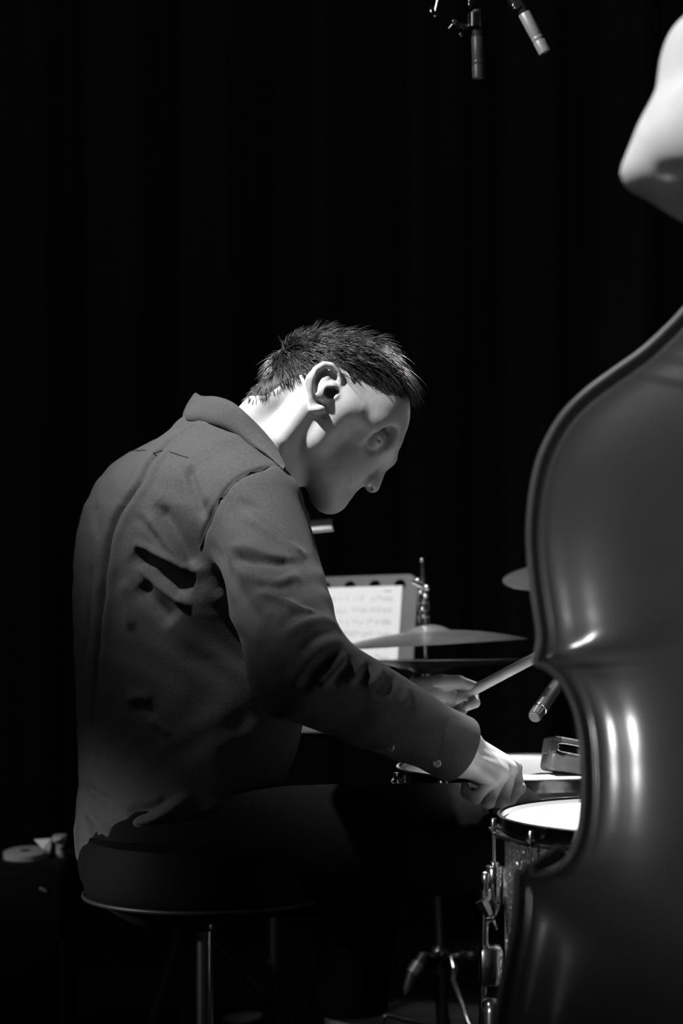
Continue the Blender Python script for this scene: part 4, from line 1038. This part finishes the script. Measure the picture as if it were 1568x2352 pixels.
# open neck: hollow for the throat
fs.sub(cap(H(575, 1035), H(720, 930), 0.057, 0.062), 0.006)
fs.sub(cap(H(640, 1090), H(720, 1080), 0.050, 0.070), 0.006)
SV, SQ = polygonise(fs, (-0.40, 2.82, 0.50), (0.19, 3.66, 1.13), 0.0026)
SN_ = normals(SV, SQ)
FOLDS = [ # photograph polyline, width cm, amount cm
 # box pleat down the back: a deep line with a raised edge on its right
 ([(470, 968), (400, 1000), (345, 1055), (318, 1108), (285, 1152), (252, 1220), (237, 1330), (226, 1450), (214, 1600), (208, 1750)], 0.7, -1.1),
 ([(455, 985), (405, 1015), (360, 1065), (335, 1118), (305, 1160), (272, 1230), (258, 1330), (246, 1450), (236, 1600)], 0.9, 0.35),
 ([(222, 1150), (217, 1200), (232, 1240)], 0.9, -0.5), ([(215, 1270), (205, 1400), (190, 1550)], 1.0, -0.35),
 # yoke and shoulder
 ([(434, 1070), (440, 1105), (452, 1150), (470, 1195)], 0.8, -0.75), ([(452, 1075), (466, 1120), (480, 1160)], 1.0, 0.35),
 ([(360, 1150), (392, 1205), (425, 1265), (448, 1310)], 1.2, -1.0), ([(335, 1170), (365, 1220), (400, 1265), (440, 1310)], 1.0, 0.55),
 ([(310, 1180), (340, 1215), (375, 1250)], 0.8, -0.4),
 ([(305, 1245), (350, 1268), (400, 1292), (448, 1318)], 0.8, 0.75), ([(308, 1262), (345, 1300), (390, 1335), (440, 1360)], 1.8, -1.3),
 ([(310, 1285), (345, 1325), (390, 1360), (438, 1398)], 0.8, 0.9), ([(320, 1340), (360, 1390), (400, 1430)], 1.4, -1.1), ([(285, 1330), (295, 1390), (305, 1450)], 1.0, 0.5),
 # sleeve head and upper arm
 ([(655, 1078), (605, 1075), (560, 1092), (522, 1122), (497, 1160), (478, 1200), (460, 1260)], 0.45, -0.45),
 ([(540, 1150), (580, 1165), (620, 1195), (660, 1230), (702, 1268)], 1.0, -0.55), ([(560, 1180), (610, 1215), (660, 1250), (704, 1285)], 1.0, 0.5),
 ([(480, 1250), (520, 1310), (570, 1390), (610, 1440)], 1.3, -0.6), ([(465, 1290), (510, 1370), (560, 1440), (600, 1500)], 1.3, 0.5),
 ([(528, 1278), (570, 1290), (630, 1292), (690, 1293)], 1.0, -0.9), ([(520, 1255), (580, 1260), (640, 1283), (696, 1286)], 0.8, 0.45), ([(535, 1305), (580, 1325), (640, 1340), (690, 1318)], 1.2, 0.65),
 ([(590, 1345), (640, 1348), (680, 1330)], 1.0, -0.75), ([(585, 1360), (640, 1375), (690, 1400), (735, 1412)], 0.8, 0.6),
 ([(640, 1455), (660, 1425), (700, 1405), (735, 1420)], 1.1, -0.55), ([(620, 1400), (605, 1440), (600, 1490)], 1.0, 0.4),
 # elbow and forearm gathers
 ([(640, 1480), (690, 1440), (740, 1425), (780, 1450)], 1.1, 0.56), ([(690, 1510), (720, 1470), (770, 1455)], 0.9, -0.45),
 ([(665, 1580), (690, 1540), (730, 1495), (785, 1470)], 1.0, 0.72), ([(690, 1590), (725, 1545), (770, 1500)], 0.8, -0.45),
 ([(730, 1575), (760, 1545), (792, 1500)], 0.8, 0.64), ([(760, 1575), (785, 1545), (805, 1505)], 0.7, -0.40),
 ([(790, 1570), (815, 1550), (830, 1515)], 0.8, 0.48), ([(820, 1580), (842, 1550), (850, 1520)], 0.7, -0.30), ([(845, 1580), (868, 1555), (875, 1535)], 0.7, 0.48), ([(880, 1600), (900, 1570), (905, 1550)], 0.7, -0.25),
 ([(920, 1620), (935, 1595), (930, 1575)], 0.8, 0.32),
 # gathers above the seat
 ([(305, 1892), (345, 1885), (390, 1862), (442, 1822)], 1.0, 1.5), ([(290, 1870), (350, 1862), (400, 1835)], 1.0, -0.9), ([(310, 1950), (340, 1938), (362, 1925)], 0.7, 0.9),
 ([(192, 1845), (222, 1880), (250, 1910), (268, 1930)], 0.9, 0.9), ([(198, 1872), (212, 1915), (225, 1965)], 1.0, -1.1), ([(182, 1860), (180, 1920), (188, 1970), (215, 1995)], 0.8, 0.6),
 ([(190, 1805), (215, 1825), (260, 1850)], 0.9, -0.9), ([(290, 1610), (320, 1600), (352, 1606)], 1.0, 0.5), ([(290, 1635), (330, 1625), (360, 1650)], 1.0, -0.4), ([(340, 1650), (370, 1670), (390, 1690)], 0.7, 0.3),
 ([(735, 1742), (760, 1748), (795, 1752)], 0.6, 0.5)]
for pl, wd, am in FOLDS:
    line = catmull([hit(fs, a, b) for a, b in pl], 4)
    SV = fold(SV, SN_, line, wd * 0.8 * cm, (am * 0.95 if am < 0 else am * 1.0) * cm)
# soft irregular drape
SV += SN_ * (0.0012 * np.sin(SV[:, 0] * 95 + 3 * np.sin(SV[:, 2] * 31)) * np.sin(SV[:, 2] * 63 + 2 * np.sin(SV[:, 1] * 40)))[:, None]
shirt = mesh_obj('shirt', SV, SQ, M_SHIRT, drummer)
def seam(pts, r=0.0009, name='seam'):
    line = catmull([hit(fs, a, b) for a, b in pts], 5)
    d = np.array([np.argmin(((SV - p) ** 2).sum(1)) for p in line])
    MB().tube([SV[i] + SN_[i] * 0.0004 for i in d[::2]], r, 6).build(name, M_SEAM, shirt)
seam([(655, 1078), (605, 1075), (560, 1092), (522, 1122), (497, 1160), (478, 1200), (460, 1260)])
seam([(292, 1036), (345, 1036), (395, 1040), (440, 1056)])
# collar: a standing, turned-over band round the neck
near_lo = [(434, 966, 2.0), (470, 972, 4.2), (500, 979, 6.8), (540, 997, 9.2), (577, 1022, 11.4), (610, 1042, 13.3), (648, 1076, 15.6)]
near_hi = [(462, 908, 0.4), (494, 909, 4.2), (530, 921, 8.2), (562, 946, 9.8), (604, 987, 10.3), (635, 1026, 11.6), (654, 1066, 14.8)]
def collar_curve(lst):
    nr = [np.array(at(a, b, 3.25 - w * cm)) for a, b, w in lst]
    fr_ = [np.array(at(a - 11.0 * min(w, 6.5), b - 2.0 * min(w, 6.5), 3.25 + min(w, 7.5) * cm)) for a, b, w in lst[1:]]
    return catmull(fr_[::-1] + nr, 6)
lo_c = collar_curve(near_lo); hi_c = collar_curve(near_hi)
cen = at(600, 1010, 3.24)
V = []; Fc = []
m = len(lo_c)
for i in range(m):
    for t, push in ((0.0, 0.004), (0.25, 0.006), (0.5, 0.0055), (0.75, 0.003), (0.93, 0.001), (1.0, -0.0015)):
        p = lo_c[i] * (1 - t) + hi_c[i] * t; out = p - cen; out -= 0.3 * out[2] * np.array([0, 0, 1]); out /= np.linalg.norm(out)
        V.append(p + out * push)
    for t in (0.96, 0.7, 0.35, 0.0):
        p = lo_c[i] * (1 - t) + hi_c[i] * t; out = p - cen; out /= np.linalg.norm(out)
        V.append(p - out * 0.004)
nr_ = 10
for i in range(m - 1):
    for k in range(nr_): Fc.append([i * nr_ + k, i * nr_ + (k + 1) % nr_, (i + 1) * nr_ + (k + 1) % nr_, (i + 1) * nr_ + k])
Fc.append(list(range(nr_))); Fc.append([(m - 1) * nr_ + k for k in range(nr_)][::-1])
mesh_obj('collar', np.array(V), Fc, M_SHIRT, shirt)
# cuffs
ca0 = at(975, 1682, 3.01); ca1 = at(1052, 1722, 3.035)
MB().lathe([(0.036, 0.010), (0.0405, 0.0), (0.0425, 0.006), (0.0432, 0.035), (0.0438, 0.052), (0.0432, 0.0545), (0.0412, 0.054), (0.040, 0.02)], ca0, ca1 - ca0, n=48).build('cuff', M_SHIRT, shirt)
cb0 = at(880, 1588, YL + 0.005); cb1 = at(940, 1600, YL)
MB().lathe([(0.030, 0.006), (0.0345, 0.0), (0.0355, 0.02), (0.0358, 0.034), (0.035, 0.036), (0.0335, 0.0355), (0.032, 0.01)], cb0, cb1 - cb0, n=40).build('cuff', M_SHIRT, shirt)
for px, py, r in ((1003, 1753, 0.0052), (897, 1716, 0.0046)):
    if px > 950:
        dd = (ca1 - ca0) / np.linalg.norm(ca1 - ca0)
        g = lambda P: cap(ca0, ca0 + dd * 0.055, 0.0432, 0.0436)(P)
        p = hit(g, px, py)
    else: p = hit(fs, px, py)
    nn = np.array([-0.25, -0.93, -0.1])
    MB().lathe([(0, 0.0005), (r * 0.6, 0.0005), (r * 0.72, 0.0014), (r * 0.95, 0.0012), (r, 0.0), (r * 0.9, -0.001)], p + np.array([0, -0.0016, 0]), nn, n=20).build('button', M_BUTTON, shirt)

# ---------- trousers and shoes
ft_ = Field()
ft_.u(ell(at(392, 1975, 3.27), [0.125, 0.165, 0.085]), 0.02)
ft_.u(chain([HIP_R, HIP_R * 0.5 + KN_R * 0.5, KN_R], [0.086, 0.080, 0.069]), 0.04); ft_.u(chain([KN_R, KN_R * 0.33 + AN_R * 0.67], [0.067, 0.062]), 0.01)
ft_.u(chain([HIP_L, HIP_L * 0.5 + KN_L * 0.5, KN_L], [0.086, 0.076, 0.060]), 0.04)
hem = at(800, 2312, 3.59); ft_.u(chain([KN_L, hem], [0.058, 0.056]), 0.01)
ft_.sub(cap(hem + np.array([0, 0, -0.12]), hem + np.array([0, 0, -0.0575]), 0.075, 0.075), 0.002)
TV, TQ = polygonise(ft_, (-0.40, 2.86, 0.20), (0.36, 3.80, 0.68), 0.005)
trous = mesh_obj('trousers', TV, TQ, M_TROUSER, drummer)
tz = at(0, 2250, 3.59)[2]; hz_ = at(0, 2322, 3.59)[2]
hx = at(800, 2312, 3.59)[0]
MB().lathe([(0.054, 0.004), (0.0565, 0.0), (0.0585, 0.002), (0.0588, tz - hz_ - 0.002), (0.0575, tz - hz_ + 0.001), (0.055, tz - hz_)], (hx, 3.59, hz_), n=56).build('rolled_hem', M_TROUSER, trous)
for a in (AN_R, AN_L):
    f = Field(); b = np.array([a[0], a[1], 0.0])
    f.u(cap(b + (-0.02, 0, 0.045), b + (0.16, 0.05, 0.030), 0.043, 0.036)); f.u(cap(b + (0.0, 0, 0.05), b + (0.0, 0, 0.085), 0.044, 0.040), 0.02)
    f.sub(cap(b + (0, 0, -0.3), b + (0.12, 0.03, -0.3), 0.302, 0.302), 0.003)
    v, q = polygonise(f, b + (-0.09, -0.09, -0.01), b + (0.24, 0.14, 0.15), 0.005)
    mesh_obj('shoe', v, q, M_SHOE, drummer)

# ---------- hair
HN = normals(HV, HQ)
def to_px(P):
    d = (P - HO) * 100; w = d[:, 0] * SPs - d[:, 1] * CPs; p = d[:, 0] * CPs + d[:, 1] * SPs
    return 770 + p * HS, 960 - d[:, 2] * HS, w
POLY = np.array([(596, 915), (640, 884), (690, 860), (716, 858), (740, 842), (772, 852), (786, 885), (792, 890), (800, 872), (842, 898), (868, 912), (900, 900), (922, 876), (960, 860), (900, 740), (560, 700), (560, 915)], float)
def inside(x, y):
    c = np.zeros(len(x), bool); n = len(POLY); j = n - 1
    for i in range(n):
        xi, yi = POLY[i]; xj, yj = POLY[j]
        c ^= ((yi > y) != (yj > y)) & (x < (xj - xi) * (y - yi) / (yj - yi + 1e-9) + xi); j = i
    return c
hx_, hy_, hw_ = to_px(HV)
earc = np.stack([H(745, 900, 8.0), H(720, 900, -8.0)])
near_ear = (np.linalg.norm(HV - earc[0], axis=1) < 0.036) & (np.abs(hw_) > 7.25) | (np.linalg.norm(HV - earc[1], axis=1) < 0.036) & (np.abs(hw_) > 7.25)
msk = inside(hx_, hy_) & ~near_ear
# close-cropped layer: the scalp surface raised a little
grow = np.where(msk)[0]
capmask = msk[HQ].all(1)
hq = HQ[capmask]; used = np.unique(hq); remap = np.full(len(HV), -1); remap[used] = np.arange(len(used))
nb_cnt = np.bincount(hq.ravel(), minlength=len(HV))[used]
lq = remap[hq]; lift = np.where(nb_cnt >= 4, 1.0, 0.0); inner_ = lift.copy()
for _ in range(7):
    fm = lift[lq].mean(1); lift = np.bincount(lq.ravel(), np.repeat(fm, 4), len(used)) / np.maximum(1, nb_cnt); lift *= inner_
top_lift = np.clip((915 - hy_[used]) / 120, 0.15, 1.0) * np.clip((hx_[used] - 560) / 120, 0.3, 1)
cap_V = HV[used] + HN[used] * (0.0005 + lift * 0.006 * top_lift)[:, None]
hair = mesh_obj('hair', cap_V, remap[hq], M_SCALP, drummer)
rnd = np.random.RandomState(7)
roots = rnd.choice(grow, 9000)
cx_, cy_ = 668.0, 805.0
nseg = 5; SVh = []; SFh = []
loc_p = np.array([CPs, SPs, 0]); loc_w = np.array([SPs, -CPs, 0]); loc_q = np.array([0, 0, 1.0])
clump = {}
for ri in roots:
    px, py, w = hx_[ri], hy_[ri], hw_[ri]; nrm = HN[ri]; P0 = HV[ri]
    v = loc_p * (px - cx_) / HS - loc_q * (py - cy_) / HS + loc_w * w * 0.8
    v = v + loc_p * 1.5
    v = v - nrm * v.dot(nrm); v /= np.linalg.norm(v) + 1e-6
    front = np.clip((px - 800) / 110, 0, 1) * np.clip((905 - py) / 60, 0.0, 1); topf = np.clip((880 - py) / 90, 0, 1)
    L = 0.011 + 0.015 * topf + 0.026 * front
    key = (int(px / 9), int(py / 9), int(w / 0.55))
    if key not in clump: clump[key] = (rnd.normal(0, 0.24, 3), rnd.uniform(0.7, 1.2), rnd.uniform(0.1, 0.5))
    cj, cl_, clf = clump[key]
    L *= cl_ * rnd.uniform(0.8, 1.15)
    v = v + cj * (0.6 + 0.6 * topf) + rnd.normal(0, 0.10, 3); v -= nrm * min(0, v.dot(nrm)); v /= np.linalg.norm(v)
    li = (0.12 + 0.45 * clf * topf + 0.15 * front)
    pts = []
    for k in range(nseg + 1):
        t = k / nseg
        q = P0 - nrm * 0.001 + nrm * (0.005 * topf * min(1, t * 3)) + v * L * t + nrm * L * li * (t - 0.55 * t * t) + np.array([0, 0, -1]) * L * (0.35 * front + 0.12) * t * t
        pts.append(q)
    r0 = rnd.uniform(0.0004, 0.0008)
    tv = pts[-1] - pts[0]; s1 = np.cross(tv, nrm); s1 /= np.linalg.norm(s1) + 1e-9; s2 = np.cross(tv, s1); s2 /= np.linalg.norm(s2) + 1e-9
    b = len(SVh)
    for k, q in enumerate(pts):
        r = r0 * (1.0 - 0.85 * (k / nseg) ** 1.5)
        for a in (0, 2.094, 4.189): SVh.append(q + r * (math.cos(a) * s1 + math.sin(a) * s2))
    for k in range(nseg):
        for a in range(3):
            SFh.append((b + k * 3 + a, b + k * 3 + (a + 1) % 3, b + k * 3 + 3 + (a + 1) % 3, b + k * 3 + 3 + a))
o = mesh_obj('hair_strands', np.array(SVh), np.array(SFh), M_HAIR, hair); o['kind'] = 'stuff'
# eyebrows
eb = MB()
for s in (1, -1):
    for k in range(70):
        t = rnd.rand(); a = H(852 + 40 * t, 972 + 34 * t * t, (5.2 - 2.2 * t) * s)
        i = np.argmin(((HV - a) ** 2).sum(1)); p = HV[i]; n = HN[i]
        d = H(845, 965, 5.6 * s) - H(890, 1000, 2.8 * s); d /= np.linalg.norm(d); d = d + rnd.normal(0, 0.25, 3)
        p = p + rnd.normal(0, 0.0016, 3); p = HV[np.argmin(((HV - p) ** 2).sum(1))]
        eb.tube([p, p + d * 0.004 + n * 0.0012, p + d * 0.008 + n * 0.001], [0.0005, 0.0004, 0.0001], 4)
eb.build('eyebrows', M_HAIR, hair)

# ---------- sticks, held
def stick(name, butt, tip, label):
    d = tip - butt; L = np.linalg.norm(d); d /= L
    o = thing(name, tuple(butt), label, 'drumstick')
    R = 0.0072
    MB().lathe([(0, 0), (R * 0.7, 0.001), (R, 0.006), (R, L * 0.70), (R * 0.5, L * 0.955), (0, L * 0.955)], butt, d, n=20).build('shaft', M_STICK, o)
    MB().lathe([(R * 0.45, L * 0.95), (R * 0.75, L * 0.965), (R * 0.8, L * 0.982), (R * 0.5, L * 0.997), (0, L)], butt, d, n=16).build('tip', M_STICK, o)
    return o
a = L_(1052, 1604, 0.4); b = L_(1226, 1512, -2.0); dd = (b - a) / np.linalg.norm(b - a)
stick('drumstick', a - dd * 0.06, a + dd * 0.34, 'pale wooden drumstick raised in the drummer\'s far hand')
a = R_(1098, 1822, 0.6); b = at(1164, 1782, 3.43); dd = (b - a) / np.linalg.norm(b - a)
stick('drumstick', a + dd * 0.0, a + dd * 0.395, 'wooden drumstick gripped in the drummer\'s near fist')

# ================================================================== THE BASSIST (stands just outside the right edge; his bent left arm shows)
def X(x, y, z): return np.array([x, y, z], float)
be = at(1580, 330, 2.15); bw = X(0.395, 2.31, 1.50); bs = X(0.52, 1.98, 1.44)
fd = Field()
fd.u(ell(X(0.68, 1.97, 1.25), [0.19, 0.125, 0.27])); fd.u(ell(X(0.68, 1.97, 0.98), [0.165, 0.115, 0.16]), 0.06)
fd.u(cap(X(0.52, 1.98, 1.44), X(0.84, 1.98, 1.44), 0.06, 0.06), 0.05)
fd.u(cap(bs, be, 0.055, 0.044), 0.03)
SH_L = fd
tipe = at(1466, 400, 2.15)
sleeve = [cap(bs, at(1700, 300, 2.12), 0.066, 0.055), cap(tipe, at(1650, 150, 2.20), 0.010, 0.049), cap(at(1650, 150, 2.20), be * 0.2 + bw * 0.8, 0.049, 0.046)]
fw = Field()
fw.u(ell(X(0.68, 1.97, 1.25), [0.205, 0.14, 0.28])); fw.u(ell(X(0.68, 1.97, 0.98), [0.185, 0.13, 0.16]), 0.06)
fw.u(cap(bs, X(0.84, 1.98, 1.44), 0.075, 0.075), 0.05)
fw.u(sleeve[0], 0.03); fw.u(sleeve[1], 0.02); fw.u(sleeve[2], 0.02)
fw.u(cap(tipe, at(1660, 440, 2.17), 0.010, 0.045), 0.02); fw.u(cap(at(1600, 340, 2.14), at(1700, 300, 2.12), 0.045, 0.055), 0.04)          # cloth bagging under the elbow
ar = X(0.90, 2.16, 1.24); aw = X(0.70, 2.42, 1.06)
fw.u(cap(X(0.84, 1.98, 1.44), ar, 0.07, 0.052), 0.03); fw.u(cap(ar, ar * 0.3 + aw * 0.7, 0.050, 0.040), 0.02)
WV, WQ = polygonise(fw, (0.20, 1.78, 0.78), (1.0, 2.45, 1.62), 0.006)
WN = normals(WV, WQ)
for pl, wd, am in (([(1470, 300), (1510, 250), (1560, 240)], 1.8, -0.25), ([(1500, 398), (1545, 392), (1600, 396)], 0.8, -0.3)):
    WV = fold(WV, WN, catmull([hit(fw, a, b, 1.8, 2.6) for a, b in pl], 4), wd * cm, am * cm)
# body: head, neck, hands, trunk and legs as one figure
fq = Field()
hc = X(0.68, 2.02, 1.66)
fq.u(ell(hc + (0, -0.01, 0.02), [0.075, 0.095, 0.085])); fq.u(ell(hc + (0, 0.045, -0.05), [0.058, 0.05, 0.07]), 0.03)
fq.u(cap(hc + (0, 0.085, -0.005), hc + (0, 0.112, -0.035), 0.008, 0.012), 0.01); fq.u(ell(hc + (0, 0.075, -0.10), [0.026, 0.022, 0.02]), 0.02)
for s in (-1, 1):
    fq.u(ell(hc + (s * 0.078, 0.0, -0.015), [0.010, 0.018, 0.032]), 0.004)
    fq.sub(ell(hc + (s * 0.032, 0.098, 0.005), [0.017, 0.014, 0.012]), 0.008); fq.u(ell(hc + (s * 0.032, 0.080, 0.004), [0.013] * 3), 0.003)
fq.sub(cap(hc + (-0.02, 0.098, -0.07), hc + (0.02, 0.098, -0.07), 0.0025), 0.003)
fq.u(cap(hc + (0, -0.02, -0.06), X(0.68, 1.98, 1.47), 0.056, 0.062), 0.02)
fq.u(ell(X(0.68, 1.97, 1.22), [0.17, 0.11, 0.26]), 0.03)
fq.u(cap(bs, be, 0.046, 0.034), 0.02); fq.u(cap(be, bw, 0.032, 0.026), 0.02); fq.u(cap(X(0.84, 1.98, 1.44), ar, 0.048, 0.038), 0.02); fq.u(cap(ar, aw, 0.036, 0.026), 0.02)
fq.u(ell(bw + (0.012, 0.035, 0.02), [0.020, 0.038, 0.042]), 0.01); fq.u(ell(aw + (-0.03, 0.05, -0.01), [0.03, 0.04, 0.022]), 0.01)
for i in range(4):
    k = bw + X(0.008, 0.065, 0.05 - 0.024 * i); fq.u(chain([k, k + (0.015, 0.05, 0.004), k + (0.05, 0.070, 0.0), k + (0.06, 0.05, 0)], [0.0105, 0.0095, 0.0085, 0.0075]), 0.003)
    k = aw + X(-0.045 + 0.012 * i, 0.08, 0.005); fq.u(chain([k, k + (-0.03, 0.04, -0.01), k + (-0.035, 0.06, -0.035)], [0.0105, 0.0095, 0.0075]), 0.003)
fq.u(chain([bw + (0.0, 0.02, 0.03), bw + (0.02, 0.0, 0.06), bw + (0.035, 0.01, 0.09)], [0.013, 0.011, 0.009]), 0.005)
for s in (-1, 1):
    fq.u(cap(X(0.68 + s * 0.09, 1.97, 0.90), X(0.68 + s * 0.11, 1.98, 0.10), 0.075, 0.04), 0.02); fq.u(cap(X(0.68 + s * 0.11, 1.97, 0.06), X(0.68 + s * 0.13, 2.12, 0.04), 0.038, 0.03), 0.02)
QV, QQ = polygonise(fq, (0.22, 1.78, 0.0), (1.0, 2.60, 1.80), 0.006)
bassist = mesh_obj('person', QV, QQ, M_SKIN, None, origin=(0.68, 1.97, 0.0))
tag(bassist, 'bass player whose pale shirt sleeve and bent elbow enter at the upper right', 'person')
mesh_obj('shirt', WV, WQ, M_WHITESHIRT, bassist)
ftb = Field(); ftb.u(ell(X(0.68, 1.97, 0.93), [0.178, 0.128, 0.12]))
for s in (-1, 1): ftb.u(cap(X(0.68 + s * 0.09, 1.97, 0.88), X(0.68 + s * 0.11, 1.98, 0.09), 0.088, 0.062), 0.02)
v, q = polygonise(ftb, (0.45, 1.8, 0.0), (0.92, 2.14, 1.08), 0.008); mesh_obj('trousers', v, q, M_TROUSER, bassist)
for s in (-1, 1):
    f = Field(); b = X(0.68 + s * 0.11, 1.97, 0)
    f.u(cap(b + (0, -0.03, 0.045), b + (s * 0.02, 0.17, 0.032), 0.046, 0.038)); f.sub(cap(b + (0, -0.2, -0.3), b + (0, 0.3, -0.3), 0.302), 0.003)
    v, q = polygonise(f, b + (-0.09, -0.1, -0.01), b + (0.1, 0.24, 0.12), 0.006); mesh_obj('shoe', v, q, M_SHOE, bassist)
fhb = Field(); fhb.u(ell(hc + (0, -0.016, 0.03), [0.083, 0.1, 0.088])); fhb.sub(ell(hc + (0, 0.10, -0.06), [0.10, 0.09, 0.11]), 0.01); fhb.sub(cap(hc + (-0.1, -0.05, -0.10), hc + (0.1, -0.05, -0.10), 0.06), 0.01)
v, q = polygonise(fhb, hc - 0.14, hc + 0.14, 0.004); n_ = normals(v, q)
v = v + n_ * (0.002 * np.sin(v[:, 0] * 260 + 4 * np.sin(v[:, 2] * 70)) * np.sin(v[:, 1] * 200))[:, None]
mesh_obj('hair', v, q, M_SCALP, bassist)
